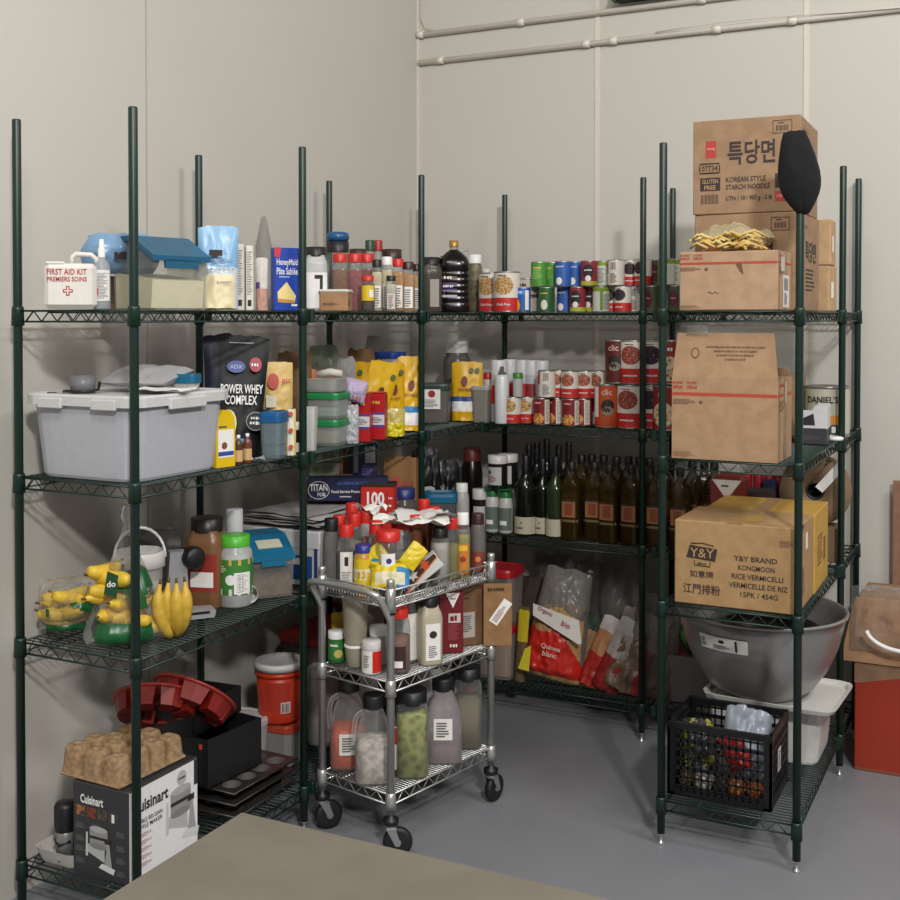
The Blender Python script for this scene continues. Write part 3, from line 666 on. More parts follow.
m=M(); m.tube([(-.082,-.012,.03),(-.082,.016,.225),(-.065,.02,.248),(.065,.02,.248),(.082,.016,.225),(.082,-.012,.03)],.004,mat('8a8886',.3,.5),6); m.obj('rim',o)
M().box((.11,.03,.09),(.05,.05,.18),BLK,.01).obj('hinge_block',o)
p=G(L3,190,618); o=thing('manual_juicer','silver kitchen machine with black knob on a tilted base','appliance',(p[0]-.06,p[1]-.0,L3),face(p)+12); SV=mat('a6a6a8',.35,.35)
M().prism([(-.035,0),(.04,0),(.028,.2),(-.022,.2)],-.022,.022,SV).obj('column',o)
m=M(); m.T=T3(.03,-.055,.002); m.prism([(-.07,0),(.07,0),(.075,.022),(-.065,.03)],-.04,.03,SV); m.box((.02,-.0405,.018),(.07,.002,.008),BLK); m.obj('base',o)
m=M(); m.T=T3(.05,-.02,.178,90,0,20); m.lathe([(0,-.02),(.032,-.02),(.036,-.01),(.036,.014),(.03,.022),(0,.022)],BLK,18); m.obj('knob',o)
M().tube([(.0,0,.17),(.05,-.01,.176)],.012,BLK,8).obj('axle',o)
p=G(L3,208,610); bottle('spice_jug','large brown spice jug with black cap and red label',(p[0]-.03,p[1]+.03,p[2]),L3,38,90,'jar',mat('7a5636',.35),mat('1c1412',.4),None,(.2,.62,.75,mat('8c2a22',.5)),face(p)-22,n=6,texts=[('rect',-.5,.25,.6,.42,PAPER)],cat='jar')
p=G(L3,238,606); bottle('supplement_bottle','tall white shaker bottle behind the green lidded coconut jar',(p[0]-.07,p[1]+.07,p[2]),L3,17,92,'shaker',WHT,mat('c4c4c8',.4),None,(.3,.7,1.4,mat('b8b8bc',.5)),texts=[('lines',-.5,.55,.6,.66,2,INK)])
p=G(L3,234,606); bottle('coconut_jar','green lidded jar of coconut oil at front of third shelf',p,L3,35,71,'jar',mat('d4d8d4',.25,0,'frost',a=.5),mat('4cae2c',.4),(mat('dedcd6',.6),.7),(.18,.68,1.5,mat('3c7c34',.45)),seg=24,cat='jar',texts=[('rect',-1.5,.60,1.5,.68,mat('c8a84c')),('rect',-.05,.2,.95,.5,WHT),('lines',.1,.22,.75,.48,6,mat('77777a')),('disc',-.25,.4,.3,mat('e6e2d8')),('disc',-.2,.4,.2,WHT),('rect',-1.4,.18,1.4,.27,mat('d8d6cc')),('lines',-1.1,.2,.9,.25,2,INK),('lines',-1.05,.5,-.45,.6,2,mat('cfe0b8'))])
p=G(L3,258,600); o=tub('drinking_cup','white cup lying on its side beside coconut jar',(p[0]-.01,p[1]-.035,L3+.03),.055,.055,.07,WHT,None,0,.8,2,cat='cup'); o.rotation_euler=(R(85),0,R(35))
p=G(L3,272,598); slant_bin('food_bin','clear food bin with teal slanted lid and pale label',(p[0]-.065,p[1]+.04,L3+.001),.14,.2,.18,TEAL,mat('c4c0ba',.25,0,'frost',a=.16),mat('7e6450',.8,0,'spk','8a7866',60),face(p)+18,mat('b4b49c',.6),.5)
p=S('A',286,.04); solo('plastic_wrap',M().bag(.05,.05,.03,mat('a82820',.4),prof='pillow',seed=3),'small red packet behind the teal lidded bin','packet',(p[0]-.02,p[1]+.22,L3),0)

# lowest shelf
p=G(L4,128,890); bx,by=-2.318,2.58
def d_(m,w,d,h):
    fn=front(d/2); g=mat('8a8a8c'); m.text('Cuisinart',fn,-.03,h*.83,w=.085,h=.026,m=WHT,bold=.03)
    for i,c in enumerate(('b07040','8a3c2c','5a5040','c8c4bc')): m.rect(fn,-.088+i*.04,h*.64,-.055+i*.04,h*.75,mat(c,.5,0,'spk','2a2622',60) if i<3 else mat('3a3a3c')); 
    m.rect(fn,.043,h*.64,.053,h*.73,WHT,e=.001)
    for x0,y0 in((-.09,.5),(-.03,.52),(-.09,.36),(.06,.5),(.06,.35),(.06,.22),(-.09,.12),(-.09,.25),(.06,.08)): m.lines(fn,x0,h*y0,x0+.036,h*(y0+.06),3,mat('6c6c6e'))
    def maker(fn,cx,z0,s,dk):
        m.disc(fn,cx,z0+.062*s,.03*s,mat('a8a8a6'),ry=.008*s,e=.0014); m.rect(fn,cx-.03*s,z0+.02*s,cx+.03*s,z0+.062*s,mat('8e8e8c'),e=.001); m.rect(fn,cx-.03*s,z0+.036*s,cx+.03*s,z0+.043*s,INK,e=.0015); m.disc(fn,cx,z0+.018*s,.03*s,mat('7c7c7a'),ry=.008*s,e=.0012)
        m.poly(fn,[(cx-.044*s,z0-.012*s),(cx-.036*s,z0-.012*s),(cx-.036*s,z0+.05*s),(cx-.042*s,z0+.05*s)],mat('c0c0be'),.0016); m.poly(fn,[(cx+.02*s,z0-.025*s),(cx+.03*s,z0+.03*s),(cx+.036*s,z0+.03*s),(cx+.045*s,z0-.03*s)],mat('9a9a98'),.0016)
        m.poly(fn,[(cx+.0*s,z0-.035*s),(cx+.05*s,z0-.045*s),(cx+.055*s,z0-.03*s),(cx+.012*s,z0-.022*s)],mat('d0d0ce'),.0018); m.rect(fn,cx+.02*s,z0+.03*s,cx+.04*s,z0+.042*s,INK,e=.0018); m.poly(fn,[(cx-.04*s,z0-.0*s),(cx+.02*s,z0-.02*s),(cx+.02*s,z0+.018*s),(cx-.04*s,z0+.02*s)],mat('b0b0ae'),.0011)
    maker(fn,-.005,h*.27,1.1,0)
    fr=right(w/2); m.rect(fr,-d/2+.004,.004,d/2-.004,h-.004,mat('e2e0e0',.5),e=.0004); m.rect(fr,-d/2+.004,.004,-d/2+.034,h-.004,mat('d2d0cc'),e=.0006)
    m.text('Cuisinart',fr,-.06,h*.79,w=.15,h=.036,m=INK,bold=.03); m.text('DOUBLE BELGIAN',fr,-.07,h*.62,w=.12,h=.012,m=INK); m.text('WAFFLE MAKER',fr,-.07,h*.555,w=.12,h=.012,m=INK)
    for y in(.44,.36,.28,.2,.12): m.lines(fr,-.13,h*y,-.05,h*(y+.05),2,mat('a86a60'))
    maker(fr,.07,h*.38,1.5,1); m.disc(fr,.075,h*.86,.022,mat('b0aeac'),e=.001); m.marks(6,fr,.075,h*.86,w=.03,m=INK,e=.002); m.rect(fr,d/2-.02,h*.7,d/2-.004,h-.004,mat('2c2c2e'),e=.001)
carton('waffle_maker_box','dark grey and white waffle maker box on the bottom left shelf','' or (bx,by,L4),.205,.3,.262,mat('2e2f33',.5),0,d_)
def egg(m,w,d,nx,ny,a,mt,seed):
    r_=random.Random(seed); m.box((0,0,.006),(w,d,.012),mt,.005)
    for i in range(nx):
        for j in range(ny):
            cx,cy=(i-(nx-1)/2)*w/nx,(j-(ny-1)/2)*d/ny; q=w/nx*.5; hh=a*r_.uniform(.82,1.05)
            m.lathe([(q*.98,.006),(q*.84,hh*.3),(q*.74,hh*.86),(q*.62,hh*.98),(q*.3,hh),(q*.2,hh*.9),(0,hh*.88)],mt,24,7,(d/ny)/(w/nx),(cx,cy,0))
PULP=mat('9c8160',.95,0,'pulp','86694a',70)
m=M(); egg(m,.235,.275,3,4,.085,PULP,2); solo('egg_tray',m,'brown pulp egg tray sitting upside down on the waffle maker box','egg tray',(bx-.04,by-.01,L4+.2635),-2)
SIL=mat('7c1c14',.4); SI2=mat('8f2a20',.4)
def mold(label,loc,rx,ry,rz,seed):
    o=thing('silicone_mold',label,'baking mold',loc,rz); o.rotation_euler=(R(rx),R(ry),R(rz)); o.scale=(.9,.9,1.0)
    M().lathe([(.055,0),(.15,0),(.155,.003),(.155,.008),(.15,.008),(.055,.006),(.055,0)],SI2,36).obj('rim',o)
    for i in range(8):
        m=M(); a0=2*PI*i/8; w=.33; vs=[]
        for z,k0,k1,ww in((0,.062,.143,w),(-.05,.07,.13,w*.86)):
            for rr,aa in((k0,-ww),(k1,-ww),(k1*1.01,0),(k1,ww),(k0,ww)): vs.append((rr*math.cos(a0+aa),rr*math.sin(a0+aa),z))
        m.add(vs,[(5,6,7,8,9)]+[(i_,5+i_,5+(i_+1)%5,(i_+1)%5) for i_ in range(5)],SIL); m.obj('cup',o)
mold('dark red silicone baking mold tilted, lower left of a pair',(-2.43,2.80,L4+.375),-38,-8,20,1)
mold('dark red silicone baking mold leaning, upper right of a pair',(-2.345,2.87,L4+.385),-36,22,30,2)
p=G(L4,48,868); tub('baking_tray','shallow white tray at the left end of the lowest shelf',(-2.492,2.52,L4),.16,.2,.045,mat('bdb9b2',.5),None,0,.86,8,cat='tray')
p=(-2.49,2.50,3.2); o=thing('coffee_grinder','black and silver coffee grinder standing in the white tray','appliance',(-2.475,2.455,L4+.014),10)
M().lathe([(0,0),(.025,0),(.027,.06),(.027,.1),(0,.1)],mat('8a8a88',.35,.5),18).obj('base',o); M().lathe([(.028,.085),(.031,.1),(.031,.155),(.026,.165),(0,.167)],BLK,18).obj('lid',o); M().tube([(-.026,-.012,.06),(0,-.031,.05),(.026,-.012,.06)],.004,BLK,6).obj('band',o); 
M().box((.05,.06,.09),(.05,.05,.18),BLK,.01).obj('cord_block',o)
def opan(name,label,loc,w,d,h,rot,extra=None):
    m=M(); k=.006; B_=mat('18181b',.4)
    m.box((0,0,k/2),(w,d,k),B_)
    for s_ in(-1,1): m.box((s_*(w/2-k/2),0,h/2),(k,d,h),B_,.001); m.box((0,s_*(d/2-k/2),h/2),(w,k,h),B_,.001)
    if extra: extra(m)
    return solo(name,m,label,'pan',loc,rot)
q=S('A',238,.2); bxx,byy=-2.34,2.99
def mtin(label,loc,rot,nx,ny):
    o=thing('muffin_tin',label,'muffin tin',loc,rot); mt=mat('3c3836',.35,.5); w,d=.075*nx+.03,.075*ny+.03
    pl=M(); c16=[(math.cos(2*PI*k/16),math.sin(2*PI*k/16)) for k in range(16)]
    for i in range(nx):
        for j in range(ny):
            cx,cy=(i-(nx-1)/2)*.075,(j-(ny-1)/2)*.075; hx0=-.0375-(.015 if i==0 else 0); hx1=.0375+(.015 if i==nx-1 else 0); hy0=-.0375-(.015 if j==0 else 0); hy1=.0375+(.015 if j==ny-1 else 0)
            inn=[(cx+.031*a,cy+.031*b,.003) for a,b in c16]; ou=[]
            for a,b in c16:
                k=1/max(abs(a),abs(b)); a,b=a*k,b*k; ou.append((cx+(a*hx1 if a>0 else -a*hx0),cy+(b*hy1 if b>0 else -b*hy0),.003))
            pl.add(inn+ou,[(k,16+k,16+(k+1)%16,(k+1)%16) for k in range(16)],mt)
    pl.tube([(-w/2,-d/2,0),(w/2,-d/2,0),(w/2,d/2,0),(-w/2,d/2,0)],.003,mt,6,True); pl.obj('plate',o)
    for i in range(nx):
        for j in range(ny): M().lathe([(0,-.03),(.022,-.03),(.031,.003),(.0305,.003),(.021,-.027),(0,-.027)],mat('64605e',.35,.5),16,c=((i-(nx-1)/2)*.075,(j-(ny-1)/2)*.075,0)).obj('cup',o)
    return o
mtin('bottom muffin tin of the stack on the lowest shelf',(bxx-.0,byy+.03,L4+.034),2,4,4)
mtin('middle muffin tin of the stack, under the black pans',(bxx-.005,byy+.035,L4+.07),0,4,4)
mtin('top small cupped black muffin tin beside the black pans',(bxx-.0,byy+.04,L4+.106),-2,4,4)
opan('loaf_pan','lower black box pan resting on the muffin tins',(bxx-.035,byy-.02,L4+.117),.25,.25,.15,-6)
opan('loaf_pan','upper black box pan behind the red baking molds',(bxx-.085,byy-.03,L4+.268),.2,.27,.085,4)
solo('price_sticker',M().box((0,0,.008),(.012,.002,.016),mat('c84a20',.4)),'tiny orange sticker on the black box pan','sticker',(bxx+.05,byy-.155,L4+.235),-6)
tub('plastic_tub','white plastic tub with lid in the dark behind black pans',(-2.46,3.27,L4),.17,.17,.16,mat('b4b0ac',.5),mat('c0bcb8',.5),0,.85,3)
p=G(L4,286,770); bxk=p
tub('food_container','cloudy clear container supporting the red bucket on lowest shelf',(p[0]-.045,p[1]+.045,L4),.135,.135,.128,mat('a8a4a2',.3,0,'frost',a=.5),mat('a33a28',.4),0,.9,5,(mat('9a8a84'),.3))
s=sc(p); o=thing('bucket','orange red plastic bucket with white lid stacked on clear container','bucket',(p[0]-.057,p[1]+.035,L4+.152),face(p)); OR=mat('b8341c',.4)
M().lathe([(0,0),(.069,0),(.072,.008),(.083,.19),(.0,.19)],OR,28).obj('body',o); M().lathe([(.084,.188),(.09,.186),(.09,.205),(.084,.212),(.075,.207),(0,.207)],mat('c9c5c2',.4),28).obj('lid',o)
M().lathe([(.082,.165),(.088,.166),(.088,.178),(.083,.18)],OR,28).obj('rim_band',o)
m=M(); fn=cyl(.076,2,1,lambda y:.071+.063*y); m.rect(fn,-.05,.05,.04,.15,mat('a83020',.5),6,.002); m.bars(fn,.01,.045,.036,.075,INK,6,.004); m.rect(fn,.005,.04,.04,.08,mat('c8b0b0'),3,.0025); m.obj('paper_label',o)
# ================================================================== left wall, middle bay, top shelf
SP1=mat('7a4a24',.7,0,'spk','8a5a30',80); SP2=mat('8a3238',.7,0,'spk','a0484c',80); SP3=mat('b0783c',.6,0,'spk','c08a4c',60); CREAM=mat('c9b78e',.7,0,'spk','d6c8a4',70)
BRC=mat('3a201c',.4); DJ=mat('241a16',.3,0,'frost',a=.8)
p=S('A',316,.12); bottle('spice_jug','clear jug with black lid and white front label, left of kraft tray',p,L1+.001,24,64,'jar',FROST,BLK,None,(.05,.6,.9,WHT),n=5,texts=[('rect',-.1,.5,.5,.56,INK),('rect',.3,.3,.5,.5,INK)],cat='jar')
p=S('A',338,.24); bottle('storage_jar','clear wide jar with black lid behind the orange spice bottle',p,L1+.001,26,70,'jar',CLEAR,BLK,(mat('8a8078',.7),.3),cat='jar')
solo('plastic_tub',M().lathe([(0,0),(.038,0),(.044,.012),(.042,.03),(.03,.036),(0,.036)],mat('17507e',.35),20),'small blue plastic lid perched on the clear wide jar','tub',(p[0],p[1],L1+.002+70*sc(p)),0)  # a loose blue lid resting on the jar
p=S('A',358,.27); bottle('storage_jar','clear jar with dark lid behind the red capped spice bottles',p,L1+.001,20,63,'jar',CLEAR,BRC,(mat('6a5a50',.7),.6),cat='jar')
for px,f,lb in((340,SP1,'red capped spice bottle of orange brown powder, top shelf'),(355,SP2,'red capped bottle of dark pink spice, left of its red capped twin'),(367,SP2,'red capped bottle of pink spice behind the yellow labelled jar')):
    p=S('A',px,.16); bottle('spice_bottle',lb,p,L1+.001,18,58,'spice',CLEAR,RED,(f,.72),n=5)
p=S('A',341,.03); 
def d_(m,w,d,h): m.lines(front(d/2),-.04,.02,.02,.03,2,mat('6a4c34')); m.disc(right(w/2),-.02,.03,.014,mat('4a4440')); m.box((0,0,h+.004),(w*1.08,d*1.05,.014),mat('c9c4ba',.5),.006)
carton('kraft_tray','kraft cardboard tray with white film on top in front of spices',(p[0]-.02,p[1],L1+.001),.1,.1,.066,card('9a7450','a47e5a'),face(p)-10,d_)
p=S('A',368,.05); bottle('relish_jar','squat jar with yellow label standing right of kraft tray',p,L1+.001,14,36,'jar',CLEAR,RED,(mat('6a3a28',.6),.75),(.3,.72,1.0,mat('d6b820',.5)),texts=[('rect',.2,.4,.8,.6,WHT),('lines',-.6,.05,.6,.25,2,INK)],cat='jar')
for px,w,h,cap,f,lb,d,pr,lab in((377,12,52,BLK,CREAM,'black capped slim bottle with cream filling, top shelf',.08,'spice',PAPER),(387,13,55,WHT,CREAM,'white capped bottle between two dark capped bottles, top shelf',.09,'spice',PAPER),(391,12,36,BLK,mat('c8bfae',.6),'short black capped bottle with white and pink label',.02,'spice',mat('d0c4bc',.6)),(398,14,53,RED,SP3,'red capped bottle of orange spice, right of white capped bottle',.07,'spice',PAPER),(408,15,50,BRC,SP3,'dark capped bottle of orange powder with white label, top shelf',.05,'spice',WHT),(417,12,48,BRC,mat('c9a868',.6),'cream yellow bottle partly behind the corner post, top shelf',.04,'spice',PAPER)):
    p=S('A',px,d); bottle('spice_bottle',lb,p,L1+.001,w,h,pr,CLEAR,cap,(f,.76),(.08,.5,.55,lab),n=5,texts=[('lines',-.4,.1,.4,.46,4,mat('55504c'))])
p=S('A',392,.27); bottle('storage_jar','large amber jar with wide brown lid behind the spice bottles',p,L1+.001,23,63,'jar',FROST,BRC,(mat('7a4a34',.6),.7),cat='jar')
for px,c,lb in((370,mat('2c4a38',.4),'dark green capped bottle showing behind the spice bottles'),(378,mat('9a2c24',.4),'red capped bottle showing behind the spice bottles')):
    p=S('A',px,.33); bottle('spice_bottle',lb,p,L1+.001,12,72,'spice',CLEAR,c,(mat('a09080',.6),.6))
# corner bay top shelf
for px,w,h,d,lb in((431,22,55,.12,'large dark jar with black lid just right of the corner post'),(449,20,57,.3,'dark lidded jar behind the black sauce jug')):
    p=S('A',px,d); bottle('storage_jar',lb,p,L1+.001,w,h,'jar',mat('6a625a',.25,0,'frost',a=.5),BLK,(mat('2c241e',.7),.7),(.1,.6,.4,mat('a09890',.6)) if d<.2 else None,rot=face(p)+20,n=4,cat='jar')
p=S('A',456,.04); s=sc(p); H=72*s; r=15.5*s; o=thing('sauce_jug','big black soy sauce jug with gold cap and purple label','jug',(p[0]-.01,p[1],L1+.001),face(p)); SOY=mat('0b0808',.22)
pr=[(0,0),(r*.95,0),(r,.006)]
for i in range(6): z=H*(.12+.085*i); pr+=[(r,z),(r*.95,z+.006),(r,z+.012)]
pr+=[(r,H*.68),(r*.85,H*.76),(r*.45,H*.84),(r*.26,H*.87)]
M().lathe(pr,SOY,28,4).obj('body',o); M().lathe([(r*.26,H*.865),(r*.27,H*.915),(0,H*.915)],CLEAR,14).obj('neck',o)
M().lathe([(r*.3,H*.91),(r*.3,H*.995),(r*.26,H),(0,H)],mat('a8823c',.35,.4),16).obj('cap',o); M().tube([(r*.25,0,H*.88),(r*.7,0,H*.9),(r*.95,.01,H*.86),(r*.5,.0,H*.84)],.0025,CLEAR,5).obj('handle_ring',o)
m=M(); fn=cyl(r*.96,4); 
for a,b,c in((.42,.55,mat('7a5a3a')),(.3,.42,mat('4a2a6a')),(.2,.3,mat('b8aec0'))): m.rect(fn,-.75*r,a*H,.2*r,b*H,c,5,.002)
m.marks(3,fn,-.3*r,.48*H,w=.5*r,m=WHT,e=.004); m.marks(5,fn,-.3*r,.36*H,w=.6*r,m=WHT,e=.004); m.obj('paper_label',o)
p=S('A',475,.1); bottle('olive_jar','ribbed jar of olives with white lid right of black jug',p,L1+.001,15,58,'jar',CLEAR,WHT,(mat('4c4020',.5,0,'voro','7a6a34',45),.85),cat='jar')
p=S('A',486,.12); bottle('plastic_jar','small clear plastic jar half hidden by the chickpea cans',p,L1+.001,10,44,'jar',CLEAR,mat('c8c4c0',.4),None,cat='jar')
# back wall, top shelf cans: (style, px, row, deco)
RS=.0345; HS=.1085; RL=.0575; HL=.177
can('chick','large chickpea can half hidden behind another chickpea can',*S('B',492,.15)[:2],L1+.001,RL,HL,-4)
can('chick','large chickpea can at front left of back top shelf',*S('B',507,.065)[:2],L1+.001,RL,HL,6)
p=S('B',527,.13); can('tin','plain tan can standing on another plain tan can, top back shelf',p[0],p[1],L1+.001+.072,.055,.078,0,None)
can('tin','plain tan can hidden low behind the blue corn cans',p[0],p[1],L1+.001,.055,.07,0,None)
low=[('corn',523,'blue corn can'),('corn',541,'second blue corn can'),('artichoke',546.5,'dark green artichoke can'),('bluegreen',565,'blue and green palm heart can'),('olive',578,'red black olive can'),('olive',591,'second red black olive can'),('lime',601,'pale can with lime band'),('black',611,'white and red black bean can'),('black',623,'second white and red black bean can'),('barcode',636,'white can with its barcode side outward'),('beet',652,'dark green beet can'),('lime',661,'pale lime banded can'),('beet',676,'second dark green beet can')]
up=[('green',539,'dark green can'),('green',552,'leaf green can'),('bluegreen',563,'blue and green palm heart can'),('bluegreen',574.5,'second blue and green palm heart can'),('olive',589,'red black olive can'),('lime',603,'pale can with lime band'),('barcode',616,'white can with barcode'),('black',630,'white and red black bean can'),('black',643,'second white and red black bean can'),('beet',655,'dark green beet can'),('lime',666,'pale lime banded can'),('lime',677,'last pale lime banded can')]
for row,lst in((0,low),(1,up)):
    for i,(st,px,nm) in enumerate(lst):
        d=.075+.05*(i%2 if st not in('corn',) else 0)
        if row==0 and px==541: d=.15
        p=S('B',px,d+.01)
        can(st,f"{nm}, {ORD[i]} in {'upper' if row else 'lower'} row, top back shelf",p[0],p[1],L1+.001+row*HS+row*.0005,RS,HS,rnd.uniform(-14,14)+(75 if st=='lime' and i%3==0 else 0),'small cans on the top back shelf')
# ================================================================== left wall, middle bay, second shelf
p=S('A',309,.05); tub('food_container','tall frosted container beside the near post on second shelf',(p[0],p[1],L2+.001),.055,.06,.15,FROST,None,20,.8,5)
for i,(px,d,w,z) in enumerate(((328,.1,.125,0),(328,.1,.13,.095))):
    p=S('A',px,d); tub('food_container',('lower','upper')[i]+' of two stacked clear containers with green lids',(p[0],p[1],L2+.001+z),w,.13,.078,mat('d0d8d2',.3,0,'frost',a=.2),mat('1c7a44',.4),10,.9,6,(mat('c8a090',.8) if i==0 else mat('b8c4b8',.7),.7 if i==0 else .5),lidh=.016)
p=S('A',326,.1); tub('food_container','shallow clear tray lying on the green lidded containers',(p[0],p[1],L2+.193),.13,.12,.045,mat('b8bab4',.3,0,'frost',a=.5),None,6,.92,6)
for px,d,c,h,lb in((330,.27,'5a6450',.35,'grey green crumpled bag behind the green lidded containers'),(344,.22,'8c8a84',.30,'grey paper pouch with green print, second shelf'),(318,.3,'8a5c3c',.25,'brown orange bag at back left of middle second shelf'),(366,.3,'84603a',.33,'brown bag behind the yellow pouches')):
    p=S('A',px,d); softbag('snack_bag',lb,(p[0],p[1],L2+.001),.11,h,.06,lambda u,v,s,c=c:mat(c,.6),face(p),4,rnd.uniform(-6,6),'stand',int(px),wr=1.2)
solo('tape_end',M().tube([(-.05,0,.01),(0,-.01,.02),(.04,0,.012)],.014,mat('cfc8bc',.5),8),'white rolled strip lying on the shallow clear tray','strip',(S('A',331,.12)[0],S('A',331,.12)[1],L2+.24),20)
p=S('A',388,.3); tub('food_container','clear container with bright blue lid behind the yellow pouches',(p[0],p[1],L2+.001),.13,.12,.29,FROST,mat('2048a0',.4),0,.9,5)
p=S('A',374,.415); softbag('plastic_bag','peaked translucent grey shape against the wall behind yellow pouches',(p[0],p[1],L2+.001),.2,.38,.03,mat('a8a49e',.4,0,'frost',a=.3),face(p),0,0,'stand',8,wr=.15,out=lambda v:.3+.7*(1-v))  # second thin translucent form, tapering upward near the wall
YL=mat('d2a310',.38); YL2=mat('c9b014',.35); LB=mat('2d7fb4',.5)
def yb(label,px,d,w,h,tl,rl,seed,rot=0,front_=False):
    YL=mat(('d2a310','c79a0c','d8ac14','bf930c','cfa010','d2a310','d6a812')[seed],.36); rot+=(0,-18,14,-16,20,0,0)[seed]
    p=S('A',px,d)
    def dd(m,fn,w,h):
        m.disc(fn,0,h*.62,.012,mat('6a2416'),ry=.02,e=.004); m.disc(fn,.004,h*.67,.006,mat('3a1410'),e=.006); m.marks(7,fn,0,h*.5,w=w*.5,m=mat('8a3a1c'),e=.005); m.disc(fn,w*.3,h*.86,.011,mat('4a5a2c'),e=.005)
    return softbag('yellow_pouch',label,(p[0],p[1],L2+.001),w,h,.055,lambda u,v,s:YL if (not front_ or v>.33) else (LB if v>.26 else (WHT if v>.1 else YL)),face(p)+rot,tl,rl,'stand',seed,dd)
yb('leftmost yellow pouch leaning behind the red tins',356,.2,.12,.285,4,-2,1); yb('second yellow pouch from left, leaning right of another pouch',368,.17,.12,.28,5,14,2)
yb('third yellow pouch from left, slanting above red tins',380,.14,.11,.275,3,-12,3); yb('fourth yellow pouch, narrow and upright beside the front pouch',392,.11,.1,.28,2,0,4); yb('largest yellow pouch with blue and white band, next to corner post',409,.068,.11,.3,-2,2,6,10,True)
p=S('A',394,.025); softbag('noodle_bag','clear and yellow packet slumped before the yellow pouches',(p[0]-.01,p[1],L2+.001),.1,.105,.06,lambda u,v,s:mat('c8b81c',.3) if v<.5 else mat('cfc070',.25,0,'frost',a=.7),face(p)+10,6,0,'stand',14,wr=1.)
p=S('A',352,.05); softbag('lavender_pouch','lavender pouch with brown lettering lying over the red tins',(p[0],p[1],L2+.14),.085,.085,.05,mat('a99ab4',.5),face(p),-8,14,'pillow',5,lambda m,fn,w,h:m.marks(3,fn,.012,.026,w=.04,m=mat('6a2a1c'),e=.004))
p=S('A',351,.045); softbag('plastic_bag','small white plastic bag between green lids and red tins',(p[0],p[1],L2+.001),.055,.14,.05,mat('b8b8bc',.25,0,'frost',a=.7),face(p),0,0,'stand',15,wr=1.3)
for px,lb in((362,'left red tin with white label, seen behind its twin'),(377,'right red tin with white label and gold lettering')):
    p=S('A',px,.045 if px<370 else .035)
    def d_(m,w,d,h):
        for fn,W_ in((front(d/2),w),(left(w/2),d)):
            m.rect(fn,-W_/2,h*.28,W_/2,h*.6,mat('4a3a84'),e=.0008); m.rect(fn,-W_*.5,h*.33,W_*.5,h*.55,mat('c9c4c4'),e=.0012); m.lines(fn,-W_*.2,h*.37,W_*.4,h*.5,2,INK,e=.0018)
        m.marks(3,front(d/2),.006,h*.82,w=w*.45,m=mat('d8a840')); m.box((0,0,h+.003),(w*.94,d*.94,.006),mat('98161a',.35),.002)
    carton('tea_tin',lb,(p[0],p[1],L2+.001),.07,.055,.172,mat('a81a1e',.35),face(p)-14,d_,'tin')
# corner bay second shelf
p=S('A',434,.18); o=tub('food_container','clear bin with white label in the corner of second shelf',(p[0],p[1],L2+.001),.15,.15,.15,mat('8c8880',.25,0,'frost',a=.4),mat('2a3a34',.4),20,.92,6,(mat('c0a878',.7),.45))
m=M(); m.box((0,-.079,.105),(.075,.002,.085),WHT); m.disc(front(.0795),0,.128,.016,mat('9a2a2c'),e=.001); m.lines(front(.0795),-.03,.07,.03,.105,3,INK,e=.001); q=m.obj('paper_label',o)
p=S('A',457,.22); bottle('storage_jar','big jar with white lid behind the yellow corner pouch',(p[0],p[1],p[2]),L2+.001,27,75,'jar',mat('8a857c',.25,0,'frost',a=.5),WHT,(mat('6a5a4a',.6),.7),cat='jar')
p=S('A',469,.06); YP=(p,)
def dd(m,fn,w,h): m.disc(fn,-.01,h*.68,.014,mat('6a2416'),ry=.022,e=.004); m.marks(7,fn,0,h*.55,w=w*.5,m=mat('8a3a1c'),e=.005); [m.disc(fn,x_,h*.86,.011,mat('55602c'),e=.005) for x_ in(.02,.046)]
softbag('yellow_pouch','yellow pouch with blue stripe standing in the far corner',(p[0],p[1]-.02,L2+.001),.135,.262,.06,lambda u,v,s:YL if v>.42 else (mat('2a4a84') if v>.33 else (WHT if v>.17 else YL)),face(p)-6,-2,0,'stand',6,dd)
p=S('B',482,.05); tub('food_container','small clear cup of seasoning before the yellow corner pouch',(p[0],p[1],L2+.001),.078,.07,.148,mat('a8a49c',.3,0,'frost',a=.45),mat('b8b4ac',.4,0,'frost',a=.7),6,.85,6,(mat('8a7258',.8),.35),lidh=.012)
# back wall second shelf
z=L2+.001
def spray(lb,px,d,w,h,bodyc,capc,lab=None,prof='shaker',rot=0,base=z):
    p=S('B',px,d); return bottle('spray_can',lb,p,base,w,h,prof,mat(bodyc,.4,.1),mat(capc,.4),None,lab,rot,cat='spray can')
spray('tall white spray can with red label patch behind bare white can',499,.1,16,62,'c4c2c2','d2d0d0',(.3,.6,.8,RED))
spray('bare white aerosol can with silver nozzle at the front',502,.04,14.5,57,'d6d8da','5a5a5c',None,'spray')
for i,(px,rr) in enumerate(((510,.6),(523,.3),(532,.25),(542,.0))):
    spray(f"{('first','second','third','last')[i]} of four tall white capped spray cans behind the bean cans",px,.16,14,62,'b8b8ba','c9c8c8',(.05,.62,1.2,RED if i<2 else mat('8a2a2c')) if i<3 else None,rot=(-20,10,30,0)[i])
p=S('B',488,.13); bottle('spice_bottle','small shaker with red cap left of the white spray cans',p,z+.09,9,28,'shaker',mat('c8c4bc',.4),mat('b0281f',.4),None)
tub('food_container','clear block shaped tub under the red capped shaker',(p[0],p[1],z),.05,.05,.088,FROST,None,0,.95,5)
p=S('B',518,.05); bottle('spice_bottle','small shaker with green cap standing on chickpea cans',p,z+.1165,10,24,'shaker',mat('b4b4b2',.4),mat('3f7a2c',.4),(mat('5a3a2a'),.3))
HB=.1165; RB=.0365
